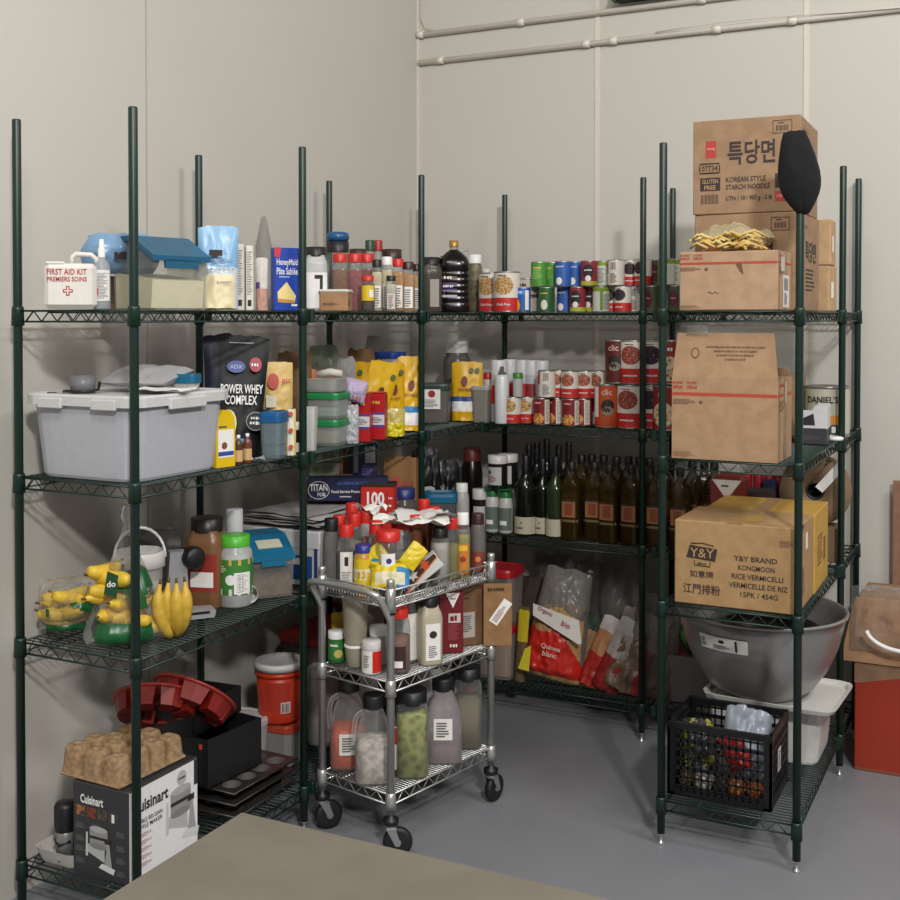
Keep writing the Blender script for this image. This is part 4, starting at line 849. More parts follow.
low2=[('chick',513,'chickpea can'),('chick',527,'second chickpea can'),('mixed',542,'dark red bean can'),('mixed',557,'second dark red bean can'),('mixed',571,'third dark red bean can'),('mixed',583.5,'last small dark red bean can')]
for i,(st,px,nm) in enumerate(low2):
    p=S('B',px,.06+.045*(i%2)); can(st,f"{nm}, {ORD[i]} in lower row, second back shelf",p[0],p[1],z,RB,HB,(-4,4,-5,-30,0,-20)[i],'small cans on the second back shelf')
up2=[('barcode',547,'can with barcode and red patch'),('pinto',559,'red and white bean can'),('pinto',570,'second red and white bean can'),('pinto',585.5,'third red and white bean can'),('pinto',599,'bean can set further back')]
for i,(st,px,nm) in enumerate(up2):
    p=S('B',px,.06+.045*(i%2)+(.06 if i==4 else 0)); can(st,f"{nm}, {ORD[i]} in upper row, second back shelf",p[0],p[1],z+HB+.0005,RB,HB,(15,-8,0,6,-10)[i],'small cans on the second back shelf')
p=S('B',599,.17); can('barcode','small white can hidden beneath the set back bean can',p[0],p[1],z,RB,HB,40)
big=[('clico',607,0,.045,'orange brown lentil can, lower left of the big can stack',18),('kidney',631,0,.055,'big kidney bean can, lower row beside the back wall post',0),('clicb',617,1,.06,'dark brown lentil can on top of the big can stack',0),('kidney',634,1,.055,'big kidney bean can, upper row beside the back wall post',2),
 ('black',653,0,.1,'big black bean can low behind the green posts',0),('black',652,1,.1,'big black bean can on top behind the green posts',10),('nuts',667,0,.04,'big mixed nut can low, left of the flapped carton',0),('nuts',673,1,.1,'big mixed nut can on top, left of the flapped carton',0),('nuts',681,0,.14,'big mixed nut can hidden behind the flapped carton',0)]
for st,px,row,d,lb,ro in big:
    w=.06 if st not in('clicb','clico') else .052
    p=S('B',px,d+.02); can(st,lb,p[0],p[1],z+row*.183,w*.93,.1825,ro,'large cans on the second back shelf')
# right end bay second shelf
p=S('B',826,.08); o=can('tin','large round can with green lid rings and orange label, right end bay',p[0],p[1]+.03,z,.084,.195,0)
lbm=M(); fn=cyl(.0848); lbm.lathe([(.0847,.015),(.0847,.185)],mat('b9b6a2',.5),28); lbm.text("DANIEL'S",fn,-.005,.145,w=.12,h=.026,m=INK,e=.002,bold=.02); lbm.disc(fn,-.012,.085,.04,mat('cfc9bc'),e=.0014); lbm.disc(fn,-.012,.085,.034,mat('a8331c',.4),e=.002); lbm.rect(fn,.02,.05,.075,.085,mat('d08a2c'),4,.0022); lbm.rect(fn,.02,.015,.078,.05,mat('2c3a30'),4,.0022); lbm.rect(fn,.03,.02,.045,.044,WHT,2,.003)
for c in kids(o):
    if c.name.startswith('paper_label'): c.data=lbm.obj('tmp_label').data
bpy.data.objects.remove(bpy.data.objects['tmp_label'])
p=S('R',817,.55); 
def d_(m,w,d,h):
    m.T=T3(0,0,0); k=.003
    for fx in(-1,1): m.prism([(-w/2,h*.42),(w/2,h*.42),(w/2,h),(w*.2,h),(w*.05,h*.75),(-w*.1,h),(-w/2,h)] if 0 else [(-w/2,h*.42),(w/2,h*.42),(w/2,h),(w*.1,h),(-w*.05,h*.8),(-w/2,h*.8)],fx*d/2-k/2,fx*d/2+k/2,mat('c9c8ca',.5))
    for fx in(-1,1): m.box((fx*w/2,0,h*.68),(k,d,h*.56),mat('cfced0',.5))
    m.poly(front(d/2+.002),[(-w*.42,h*.5),(w*.1,h*.5),(w*.04,h*.8),(-w*.36,h*.66)],mat('26242c'),.002); m.lines(front(d/2),-w*.4,h*.1,w*.3,h*.24,2,mat('55555a'),e=.001)
p=S('B',814,-.1); m=M(); w_,d_3,h_2=.1,.14,.14; m.box((0,0,.028),(w_,d_3,.056),mat('34343a',.5),.002); d_(m,w_,d_3,h_2)
solo('display_box',m,'white and black shelf box with cut out front, right bay','box',(-.70,4.36,z),4)
p=S('B',803,.1); carton('carton','narrow tan carton behind post on right end second shelf',(p[0]-.05,p[1],z),.1,.14,.235,card('8a7458','947e60'),0)
solo('plastic_lid',M().lathe([(0,0),(.03,0),(.032,.01),(.02,.014),(0,.014)],WHT,20),'small white plastic lid on front edge of right end bay','plastic_lid',(-.645,4.485,z),0)  # a loose white lid lying on the shelf
# ================================================================== third shelf, left wall middle bay
z=L3+.001
def tf_(m,w,d,h):
    fn=front(d/2); d=w; m.text('TITAN',fn,-d*.36,h*.6,w=d*.22,h=h*.3,m=WHT,bold=.02,e=.002); m.text('FOIL',fn,-d*.32,h*.3,w=d*.11,h=h*.17,m=WHT,e=.002); m.text('ALUMINUM FOIL',fn,.02,h*.78,w=d*.4,h=h*.14,m=mat('3a5aa0'),e=.002); m.text('Food Service Premium',fn,.0,h*.42,w=d*.4,h=h*.13,m=WHT,e=.002); m.lines(fn,-d*.1,h*.14,d*.12,h*.26,1,mat('b0b0c0'),e=.002)
    m.tube([fn(-d*.36+.105*d*1.25*math.cos(a),h*.48+h*.38*math.sin(a),.002) for a in [2*PI*i/20 for i in range(20)]],.0012,WHT,4,True)
def f_(m,w,d,h):
    fn=front(d/2); m.rect(fn,w*.05,h*.1,w*.42,h*.55,mat('1f4c86'),e=.001); m.rect(fn,w*.1,h*.38,w*.36,h*.5,WHT,e=.0016); m.rect(fn,w*.44,h*.05,w*.48,h*.7,mat('2c3a6c'),e=.001); m.rect(fn,-w/2,h*.68,w/2,h*.69,mat('8a8a8c'),e=.001)
carton('flat_carton','long white carton with blue label under the foil box',(-2.365,3.64,z),.37,.6,.19,mat('c4c3c4',.5),0,f_)
m=M()
for i in range(5): m.T=T3(.02*(i%2),.012*i,0.008+i*.006,0,0,rnd.uniform(-5,5)); m.sheet(.36-.02*i,.56,mat(('aaa6a4','b8b4b2','8e8a88','c0bcba','a4a09e')[i],.35),.007,seed=i)
solo('foam_sheets',m,'stack of crinkled grey sheets lying on the long white carton','sheets',(-2.37,3.62,z+.199),0)
zf=z+.246; p=S('A',348,.14)
carton('foil_box','long navy foil box with white logo on middle third shelf',(p[0],p[1],zf),.30,.08,.086,mat('141a3c',.4),face(p)-3,lambda m,w,d,h:tf_(m,w,d,h))
p=S('A',326,.24)
for i in range(2):
    carton('tea_box',('lower','upper')[i]+' grey green printed box stacked behind the navy foil box',(p[0],p[1],zf+.0875+i*.0535),.125,.09,.052,mat('6f7360',.6),face(p)-2,lambda m,w,d,h:(m.lines(front(d/2),-w*.1,h*.2,w*.3,h*.8,3,mat('4a5040')),m.disc(front(d/2),-w*.3,h*.5,.012,mat('4f5a3c')),m.rect(front(d/2),w*.4,.002,w/2,h-.002,mat('6a3a28'))))
carton('flat_carton','flat grey carton hidden behind the navy foil box',(p[0],p[1],zf),.2,.1,.082,card('77706a','7f7872'),face(p))
p=S('A',359,.22)
carton('purple_box','deep purple upright box with white strip, third shelf',(p[0],p[1]+.03,zf),.105,.08,.185,mat('241c4c',.5),face(p)+4,lambda m,w,d,h:(m.rect(front(d/2),-.04,h*.4,-.022,h*.97,mat('9a98a8')),m.rect(front(d/2),.005,h*.6,.045,h*.95,mat('b8b6bc')),m.lines(front(d/2),-.01,.03,.04,.09,4,mat('6a62a0'))))
softbag('snack_bag','tan bag with red printed logo near corner post, third shelf',(S('A',401,.12)[0],S('A',401,.12)[1],z),.14,.37,.08,lambda u,v,s:mat('8a6238',.7),face((-2.3,3.95)),2,0,'stand',6,lambda m,fn,w,h:(m.disc(fn,-.022,h*.72,.024,mat('9a2c18'),ry=.03,e=.004),m.text('pic',fn,.03,h*.72,w=.04,m=mat('9a2c18'),e=.004)))
softbag('paper_bag','brown paper bag slumped behind the red logo bag',(-2.44,4.02,z),.2,.40,.06,mat('7a5c3c',.8),face((-2.4,3.9)),0,-6,'stand',31)
p=S('A',378,.03)
def d_(m,w,d,h):
    fn=front(d/2); m.text('100',fn,-.006,h*.83,w=w*.52,h=.052,m=WHT,bold=.03); m.lines(fn,-w*.4,h*.62,w*.3,h*.65,1,mat('e0b0a0')); m.rect(fn,w*.28,h*.6,w*.3,h*.95,mat('8a1c14')); m.marks(3,fn,w*.4,h*.84,w=w*.14,m=WHT); m.lines(fn,w*.34,h*.7,w*.46,h*.76,1,WHT); m.box((0,0,h+.004),(w,d,.012),mat('2a1614',.5),.002)
carton('pod_box','bright red box with large number 100 behind cart jars',(p[0]+.01,p[1]-.01,z+.05),.125,.1,.255,mat('b8281c',.4),face(p)-8,d_)
p=S('A',404,.05); bottle('storage_jar','clear jar with blue screw lid left of the corner post',p,z,26,66,'jar',mat('7a7672',.2,0,'frost',a=.35),mat('18245e',.4),(mat('5a4a3a',.7),.5),cat='jar')
# corner bay third shelf
for px,d,h,lb,sd in((432,.2,.36,'black foil bag with pale logo in the corner, third shelf',3),(449,.14,.30,'shorter black foil bag beside the dark jug, third shelf',4)):
    p=S('A',px,d); softbag('coffee_bag',lb,(p[0],p[1],z),.12,h,.07,lambda u,v,s:mat('0c0d12',.35),face(p),0,rnd.uniform(-6,6),'stand',sd,lambda m,fn,w,h:(m.disc(fn,0,h*.5,.03,mat('a8a8a4'),ry=.014,e=.004),m.lines(fn,-.03,h*.36,.03,h*.41,1,mat('6a2a24'),e=.004)),wr=1.1)
p=S('A',472,.12); bottle('vinegar_jug','dark jug with dusty red cap behind the white capped jars',p,z,22,74,'squeeze',mat('120d0c',.25),mat('5a2220',.45),None,cat='jug')
p=S('A',484,.2); bottle('vinegar_jug','second dark jug with dusty red cap beside its taller twin',p,z,20,72,'squeeze',mat('120d0c',.25),mat('5a2220',.45),None,cat='jug')
p=S('A',441,.05); tub('food_container','clear container with teal lid in front of the black bags',(p[0],p[1],z),.135,.13,.17,mat('7a7a78',.25,0,'frost',a=.4),TEAL,face(p),.9,6,(mat('8a8074',.7),.4),lidh=.03)
p=S('A',462,.04); bottle('squeeze_bottle','white squeeze bottle leaning in the corner, right of teal lid',p,z,15,50,'squeeze',mat('b0a8a4',.4),WHT,(mat('7a2420'),.3),(.1,.35,1.,mat('7a1c1c')))
zb=L3+.001
p=S('B',480,.05); bottle('storage_jar','black jar with white lid left of the green capped bottles',p,zb,15,42,'shaker',mat('1c1818',.3),mat('c0bcb8',.4),None,(.1,.6,1.,mat('b8b4b4',.5)),cat='jar')
gb=[]
for i,px in enumerate((492.5,506)):
    p=S('B',px,.05); bottle('supplement_bottle',('left','right')[i]+' white bottle with green cap beneath the black jar',p,zb,14.5,43,'squeeze',mat('b9b7b2',.4),mat('1c6a34',.4),None,(.08,.6,1.3,mat('5f6a60',.5)),texts=[('rect',-.5,.2,.5,.3,WHT)],rot=0)
    gb.append(p)
p=S('B',497.5,.05); s=sc(p); solo('board',M().box((0,0,.003),(.12,.075,.006),mat('1c5a30',.5),.002),'thin green card bridging the two green capped bottles','card',(p[0]+.012,p[1],zb+43*s+.0005),0)
for i,(px,d) in enumerate(((498,.045),(508,.1))):
    p=S('B',px,d); bottle('storage_jar',('black jar with white lid stacked on green capped bottles','second black jar with white lid stacked behind its twin')[i],p,zb+43*s+.007,20,33,'shaker',mat('18181a',.3),mat('c4c0bc',.4),None,(.12,.66,.85,mat('b0acaa',.5)),rot=-4,texts=[('disc',-.4,.5,.18,INK),('lines',-.6,.2,.4,.4,2,mat('8a4a44'))],cat='jar')
# wine
GLS=mat('0d120c',.12); GL2=mat('26301a',.12)
WN=[(526,.05,23,80,1,'front left wine bottle with pale label beside green capped bottles'),(543,.08,19,77,1,'second front wine bottle with pale label'),(556,.05,20,81,2,'olive glass wine bottle with pale label beside oil bottles'),
 (529,.2,17,85,0,'dark wine bottle neck at left of the rear row'),(537,.22,17,86,0,'second dark wine bottle neck in the rear row'),(547,.21,17,91,0,'tallest dark wine bottle in the middle rear row'),(559,.22,17,85,0,'dark wine bottle behind the olive glass one'),(569,.19,17,91,0,'dark wine bottle at right of rear row by the oil bottles')]
for px,d,w,h,k,lb in WN:
    p=S('B',px,d); bottle('wine_bottle',lb,p,zb,w,h,'wine',GL2 if k==2 else GLS,mat('0e0e12',.4),None,(.03,.24,1.35,mat('b3ac94',.6)) if k else None,0,cat='wine bottle',group='wine bottles on the back shelf',texts=[('disc',0,.17,.08,INK),('lines',-.5,.08,.5,.13,1,mat('6a6458'))] if k==1 else ())
OILB=mat('4a3818',.08,0,'clear',a=.3); OILC=mat('191712',.4); OIL=mat('4e380f',.3); OL=mat('8a5a38',.5)
oilp=None; row=[(572,.04,'front'),(595,.08,'front'),(610,.045,'front'),(632,.045,'front'),(657,.05,'front'),(681,.05,'front'),(582,.17,'rear'),(592,.2,'rear'),(604,.2,'rear'),(617,.18,'rear'),(629,.2,'rear'),(640,.2,'rear'),(650,.18,'rear'),(665,.2,'rear'),(693,.16,'rear'),(705,.2,'rear'),(715,.17,'rear')]
cnt={'front':0,'rear':0}
for px,d,rw in row:
    p=S('B',px,d); lb=f"amber oil bottle with orange label, {ORD[cnt[rw]]} from left in the {rw} row"; cnt[rw]+=1
    if oilp is None:
        oilp=bottle('oil_bottle',lb,p,zb,20,78,'oil',OILB,OILC,(OIL,.6),(.3,.52,.62,OL),0,5,'oil bottle','amber oil bottles on the back shelf',texts=[('rect',-.35,.33,.35,.48,mat('7a3c20')),('rect',-.6,.5,.6,.52,INK),('rect',-.9,.24,.9,.27,mat('6a5a3a'))])
    else: dup(oilp,(p[0],p[1],zb),rnd.uniform(-8,8),lb,None,(1,1,1.0+(.05 if rw=='rear' else 0)))
# right end bay third shelf: red caps, roll of tape, triangle box
for i,px in enumerate((748,759,770,780,790)):
    p=S('B',px,.1); bottle('sauce_bottle',f"red capped bottle, {ORD[i]} from left behind the vermicelli carton",p,zb,10,80,'shaker',mat('5a2a24',.4),mat('9a1c24',.4),None,group='red capped bottles behind the carton')
p=S('R',705,.4); m=M(); m.prism([(-.06,0),(.06,0),(.06,.32),(.04,.34),(-.04,.34),(-.06,.32)],-.05,.05,mat('7a2420',.5)); m.poly(front(.05),[(-.055,.325),(.055,.325),(0,.25)],WHT,.001); m.lines(front(.05),-.02,.295,.02,.31,1,INK,e=.002)
solo('milk_carton','dark red carton with white triangle behind the vermicelli carton',m,'carton') if 0 else solo('milk_carton',m,'dark red carton with white triangle behind the vermicelli carton','carton',(p[0]+.02,4.36,zb),0)
solo('milk_carton',M().box((0,0,.14),(.1,.1,.28),mat('2c2024',.5),.004),'dark carton standing behind the red milk carton','carton',(p[0]+.12,4.44,zb),6)
p=S('B',831,.02); o=thing('paper_roll','big roll of brown kraft paper standing on edge, right bay','roll',(-.735,4.62,zb+.268),0); o.rotation_euler=(0,0,R(8))
m=M(); m.T=T3(0,0,0,90); m.lathe([(.035,-.05),(.133,-.05),(.133,.05),(.035,.05),(.035,-.05)],mat('7d654c',.7),36).obj('roll',o)
m=M(); m.T=T3(0,0,0,90); m.lathe([(.028,-.051),(.035,-.051),(.035,.051),(.028,.051),(.028,-.051)],mat('17151a',.5),20); m.lathe([(0,-.02),(.028,-.02)],mat('0c0c0e',.8),20); m.obj('core',o)
m=M(); m.T=T3(.055,-.0512,.055,0,-50,0); m.box((0,0,0),(.13,.001,.034),WHT); m.obj('paper_label',o)
carton('carton','low tan carton beneath the kraft paper roll',(-.735,4.62,zb),.2,.13,.133,card('7a6448','826c50'),0)
carton('blue_box','tall dark blue box beside the kraft paper roll','' or (-.90,4.62,zb),.05,.12,.30,mat('1f2a4c',.5),0)
# ================================================================== lowest shelf: middle bay, corner, back wall
z=L4+.001
tub('storage_tub','red lidded clear tub behind the cart on the lowest shelf',(-2.42,3.80,z),.30,.34,.35,mat('6a5a56',.35,0,'frost',a=.5),mat('8c1c1c',.4),0,.9,6,(mat('7a4a3c',.8),.5))
p=G(L4,330,752); tub('storage_tub','low clear box with red base beside the cart wheel',(p[0]-.05,p[1]+.06,z),.14,.13,.26,mat('a8a4a2',.35,0,'frost',a=.55),mat('b0acaa',.35,0,'frost',a=.6),10,.92,6,(mat('8c2a24',.7),.4))
tub('storage_tub','red lidded clear tub at rear corner of lowest shelf',(-2.37,4.15,z),.34,.38,.40,mat('6a6058',.35,0,'frost',a=.5),mat('6a1818',.4),0,.9,6)
p=G(L4,505,684); q=(p[0]-.06,p[1]+.09)
tub('food_container','lower clear bin of the red lidded stack right of the cart',(q[0],q[1],z),.165,.165,.21,mat('d8d0ce',.3,0,'frost',a=.1),mat('b01c26',.4),0,.94,6,(mat('b89c82',.8),.9),lidh=.022)
tub('food_container','upper clear bin of the red lidded stack, yellow grain inside',(q[0],q[1],z+.233),.17,.17,.22,mat('d8d0ce',.3,0,'frost',a=.1),mat('b01c26',.4),0,.92,6,(mat('d8a448',.8),.5),lidh=.028)
p=S('B',524,.2); softbag('paper_bag','dark brown paper sack between red lidded bin and quinoa bag',(p[0],p[1]+.06,z),.14,.42,.12,mat('33241c',.8),0,0,0,'sack',4)
p=S('B',520,.07); softbag('yellow_packet','narrow yellow packet beside the large quinoa bag',(p[0],p[1],z),.05,.33,.04,lambda u,v,s:mat('b9a41c',.5) if .55<v<.95 else mat('5a4a30',.6),0,0,4,'stand',4)
p=S('B',546,.03); RQ=mat('b8261c',.35); TN=mat('ad8c58',.7)
def d_(m,fn,w,h):
    fq=lambda x,y,e=.0006:(x,-.105-e+max(0,y-.2)*.16,y)
    m.text('Quinoa',fq,.0,h*.36,w=w*.3,m=mat('e0b8a8'),e=.006); m.text('blanc',fq,.0,h*.3,w=w*.22,m=mat('e0b8a8'),e=.006)
    m.poly(fq,[(-.11,h*.70),(.1,h*.66),(.13,h*.48),(.12,h*.46),(-.1,h*.6)],mat('c9c2b8'),.02); m.text('Organic',fq,-.05,h*.66,w=.07,m=mat('8a3040'),e=.026,rot=-.2); m.text('bio',fq,.05,h*.6,w=.04,m=mat('8a3040'),e=.026,rot=-.2); m.poly(fq,[(-.125,.05),(-.075,.05),(-.085,.16),(-.11,.14)],mat('c8b82c'),.006)
softbag('quinoa_bag','large clear and red bag of white quinoa, back lowest shelf',(p[0]-.01,p[1]+.09,z),.285,.48,.19,lambda u,v,s:TN if v<.07 else (RQ if v<.47-.3*max(0,u-.0)**1.5+.03*math.sin(u*3) else (mat('a88a5c',.35) if v<.68-.1*abs(u) and abs(u)<.92 else mat('aaa49c',.2,0,'frost',a=.3))),4,-4,9,'sack',7,d_,wr=.35,topw=.72,res=(44,64))
for px,d,w,h,rl,cols,lb,sd in((574,.09,.1,.30,16,('8c6a48','8c6a48','16321e'),'slim brown bag with dark green top leaning right',3),(589,.05,.11,.31,22,('a0241c','a8744c','b9b2aa'),'slim red and brown bag leaning right of quinoa',5),(604,.015,.12,.32,24,('8a2420','a39a94','b6b0aa'),'red bottomed white pouch leaning beside another slim bag',8)):
    p=S('B',px,d); softbag('grain_bag',lb,(p[0]-.02,p[1]+.07,z),w,h,.09,lambda u,v,s,c=cols:mat(c[0] if v<.45 else (c[1] if v<.8 else c[2]),.45),0,-4,rl,'stand',sd,wr=.7)
p=S('B',622,.0); softbag('grain_bag','large brown bag in clear plastic leaning forward near back post',(p[0]-.03,p[1]+.1,z),.2,.34,.14,lambda u,v,s:mat('75604e',.4) if v<.75 and u<.4 else (mat('8a2c28',.4) if v<.6 else mat('a09890',.3,0,'frost',a=.6)),0,-6,18,'stand',9,wr=.9)
for px,d,h,lb,sd,rl in((590,.32,.5,'tall clear plastic bag slumped behind the slim grain bags',3,4),(622,.28,.56,'tall clear plastic bag of brown paper beside back post',6,0),(648,.12,.42,'clear plastic bag bunched between the two front posts',12,8),(556,.33,.52,'clear plastic bag with pale paper behind the quinoa bag',17,0)):
    p=S('B',px,d); softbag('plastic_bag',lb,(p[0],min(p[1],4.83),z),.23,h,.1,lambda u,v,s:mat('a09a94',.18,0,'frost',a=.18),0,0,rl,'sack',sd,fill=(mat('5c4634',.8),.5),wr=1.2,topw=.8)
p=S('R',676,.35); p=S('B',680,.08); o=tub('vegetable_bin','grey plastic bin of vegetables in the dim right corner',(p[0]+.05,p[1]+.13,z),.28,.26,.2,mat('6f6a68',.4,0,'frost',a=.7),None,0,.85,6,(mat('5a1a1c',.6,0,'voro','7a3a30',30),.9))
m=M()
for i in range(7):
    a=i*.9; m.tube([(.02*math.cos(a),.02*math.sin(a),.17),(.06*math.cos(a),.05*math.sin(a),.25),(.10*math.cos(a),.08*math.sin(a),.28-.02*(i%3))],[.012,.02,.006],mat('4a7434',.6),6)
solo('leafy_vegetable',m,'bunch of green leaves sticking out of the grey bin','vegetable',(p[0]+.04,p[1]+.11,z+.02),0)
solo('radish_bunch',M().lathe([(0,0),(.03,.01),(.042,.04),(.03,.07),(0,.08)],mat('6a1420',.4),14).lathe([(0,0),(.03,.01),(.04,.04),(.03,.07),(0,.08)],mat('7a1c24',.4),14,c=(.07,.01,0)),'dark red vegetables lying in the grey bin','vegetable',(p[0]+.08,p[1]+.08,z+.178),0)
# ================================================================== chrome cart
CT=thing('utility_cart','chrome wire utility cart on black casters loaded with bottles','cart',(CF[0],CF[1],0),77.5)
def CP(a,b): return (CF[0]+CU[0]*a+CV[0]*b, CF[1]+CU[1]*a+CV[1]*b)
ZT,ZM,ZB=.856,.562,.2
for a in(0,CL):
    for b in(0,CW):
        o=mesh_part('cart_post',lambda:M().lathe([(0,.135),(.0128,.135),(.0128,.872),(.0135,.873),(.0135,.888),(.011,.89),(0,.89)],CHROME,14),'post',CT,(a,b,0))
        for z in(ZT-.078,ZM-.05,ZB-.05): mesh_part('cart_ring',lambda:M().lathe([(.0131,0),(.0165,0),(.0165,.012),(.0131,.012)],BLK,14),'ring',o,(0,0,z))
        c=mesh_part('caster_stem',lambda:M().lathe([(0,.105),(.024,.105),(.026,.112),(.026,.122),(.012,.128),(.0125,.142),(0,.142)],BLK,18).lathe([(0,.09),(.018,.09),(.02,.1),(.02,.106),(0,.106)],SILV,16),'caster',CT,(a,b,0),{(0,0):-50,(0,CW):-25,(CL,0):4,(CL,CW):60}[a,b])
        def whl():
            m=M(); m.T=T3(.022,0,.048,90); m.lathe([(0,-.013),(.034,-.013),(.045,-.011),(.0478,-.005),(.0478,.005),(.045,.011),(.034,.013),(0,.013)],mat('141416',.55),26); m.lathe([(0,-.016),(.012,-.016),(.012,.016),(0,.016)],SILV,12); return m
        mesh_part('caster_wheel',whl,'wheel',c)
        def frk():
            m=M()
            for y in(-.0185,.0185): m.prism([(-.014,.095),(.016,.095),(.032,.05),(.028,.04),(.016,.04)],y-.0015,y+.0015,SILV)
            m.box((.002,0,.095),(.034,.04,.004),SILV,.001); return m
        mesh_part('caster_fork',frk,'fork',c)
def cart_shelf(z,h,inv):
    m=wire_shelf(CL,CW,CHROME,.0135,h,.0032,inv=inv); m.T=T3()
    if inv:
        for y in(-CW/2,CW/2):
            for i in range(1,int(CL/.0135)): x=-CL/2+i*.0135; m.tube([(x,y,-h+.004),(x,y,-.03)],.0015,CHROME,4)
        for x in(-CL/2,CL/2):
            for i in range(1,int(CW/.0135)): y=-CW/2+i*.0135; m.tube([(x,y,-h+.004),(x,y,-.03)],.0015,CHROME,4)
        for y in(-CW/2,CW/2): m.tube([(-CL/2,y,-.03),(CL/2,y,-.03)],.0028,CHROME)
        for x in(-CL/2,CL/2): m.tube([(x,-CW/2,-.03),(x,CW/2,-.03)],.0028,CHROME)
    o=m.obj('shelf',CT); o.location=(CL/2,CW/2,z)
    for x in(-CL/2,CL/2):
        for y in(-CW/2,CW/2): mesh_part(('ccol',h),lambda:M().lathe([(.0131,-h-.012),(.0185,-h-.012),(.0165,.004),(.0131,.006)],CHROME,14),'collar',o,(x,y,0))
cart_shelf(ZT,.058,True); cart_shelf(ZM,.036,False); cart_shelf(ZB,.036,False)
hp=[(0,.0,.755),(-.02,0,.79),(-.055,.0,.842),(-.066,.012,.852),(-.07,.04,.858),(-.072,CW*.5,.862),(-.07,CW-.04,.858),(-.066,CW-.012,.852),(-.055,CW,.842),(-.02,CW,.79),(0,CW,.755)]
def smooth_(pts,n=3):
    for _ in range(n):
        q=[pts[0]]
        for a,b in zip(pts,pts[1:]): q+=[tuple(a[i]*.75+b[i]*.25 for i in range(3)),tuple(a[i]*.25+b[i]*.75 for i in range(3))]
        pts=q+[pts[-1]]
    return pts
M().tube(smooth_(hp,2),.0105,CHROME,12).obj('push_handle',CT)
zt,zm,zb=ZT-.058+.0065,ZM+.001,ZB+.001
# top shelf of the cart
GRY=mat('8a8682',.3,0,'frost',a=.45)
def cb(name,label,line,px,d,z,w,h,prof,body,cap,fill=None,lab=None,n=2,texts=(),dr=0,**k):
    p=S(line,px,d); return bottle(name,label,p,z,w,h,prof,body,cap,fill,lab,face(p)+dr,n,texts=texts,**k)
cb('sauce_bottle','grey bottle with black cap at left end of cart top shelf','E',331,.04,zt,18,72,'squeeze',GRY,BLK,(mat('6a645e',.7),.5))
cb('sauce_bottle','red capped bottle with tall white label, front left of cart top','E',346,.04,zt,19,69,'squeeze',CLEAR,RED,(mat('5a4a40',.6),.6),(.1,.62,.7,PAPER),texts=[('rect',-.2,.42,.2,.55,INK),('lines',-.5,.15,.5,.34,4,mat('77736e'))])
cb('peanut_butter_jar','peanut butter jar with dark blue lid behind the cart handle','E',363,.045,zt,19,52,'jar',mat('b8862e',.35),mat('2a2f7c',.4),None,(.08,.74,1.5,mat('d2b21c',.45)),texts=[('rect',-1.4,.33,1.4,.55,mat('d8cfae')),('lines',-1,.38,1,.5,2,mat('8a5a2a'))],cat='jar')
for i,(px,d,h) in enumerate(((339,.12,69),(354,.14,72),(366,.19,73),(376,.13,70),(352,.23,74))):
    cb('sauce_bottle',('leftmost','second','third','fourth','rearmost')[i]+' of the red capped bottles bunched behind the labelled one','E',px,d,zt,17,h,'squeeze',CLEAR,RED,(mat(('7a4a34','a08c70','8a3a2c','6a5a4c','7a4034')[i],.7),.62),group='red capped bottles bunched on the cart')
cb('spice_jug','big clear jug with red lid and small logo label, cart top','K',388,.1,zt,28,66,'jar',CLEAR,RED,(mat('8a7a6c',.6),.45),(.45,.68,.5,WHT),texts=[('disc',.05,.57,.2,mat('3a2f7c'))],cat='jar')
cb('spice_jug','second clear jug with red lid behind the yellow bag','K',402,.16,zt,26,68,'jar',CLEAR,RED,(mat('8a8076',.6),.5),cat='jar')
for i,(px,d,h) in enumerate(((415,.12,72),(424,.21,76),(434,.13,74))):
    cb('sauce_bottle',('left','rear','right')[i]+' amber bottle with red cap beneath the crumpled paper','K',px,d,zt,15,h,'squeeze',mat('6a3c26',.25),RED,None)
cb('sauce_bottle','white filled bottle with black cap at middle of cart top','K',440,.05,zt,20,60,'squeeze',CLEAR,BLK,(mat('b4ada4',.5),.74))
cb('sauce_bottle','red capped bottle with yellow green filling, cart top','K',452,.07,zt,15,64,'squeeze',CLEAR,RED,(mat('8a8030',.6),.6))
cb('sauce_bottle','white capped bottle with orange label at right of cart top','K',463,.05,zt,15,68,'squeeze',CLEAR,WHT,(mat('a89c50',.6),.68),(.1,.55,.9,mat('c8782c',.5)),texts=[('disc',0,.33,.4,mat('8a3a1c')),('rect',-.6,.45,.6,.53,mat('e0b830'))])
cb('sauce_bottle','dark capped grey bottle at far right end of cart top','K',478,.06,zt,16,62,'squeeze',GRY,BRC,(mat('6a6258',.6),.7),(.08,.4,.9,mat('7a3a2c',.5)),texts=[('disc',0,.28,.35,mat('d07a3c'))])
p=S('K',394,.045); m=M(); YB=mat('d2b818',.4)
m.T=T3(-.005,0,0,-34,0,0); m.bag(.125,.105,.05,lambda u,v,s:mat('cfc7a8',.5) if .12<v<.5 and abs(u)<.8 else (LB if v<.66 and u>.3 else YB),prof='pillow',seed=3,wr=.8)
m.T=T3(-.03,.03,.07,-20,-38,0); m.bag(.075,.075,.014,YB,prof='pillow',seed=5,wr=.9)
m.T=T3(.045,.03,.07,-15,38,0); m.bag(.06,.085,.014,YB,prof='pillow',seed=6,wr=.9)
m.T=T3(); m.disc(lambda x,y,e=0:(x,-.012-e,y),-.052,.1,.014,mat('2c7a94',.5),ry=.006,e=.006)
solo('yellow_bag',m,'torn open yellow and white bag lying at front of cart top','bag',(p[0]-.005,p[1]-.01,zt+.035),face(p)-4)
p=S('K',419,.045); m=M(); m.T=T3(0,0,.045,0,-38,0); m.box((0,0,0),(.165,.05,.055),mat('c6c4c0',.5),.002); fn=front(.025)
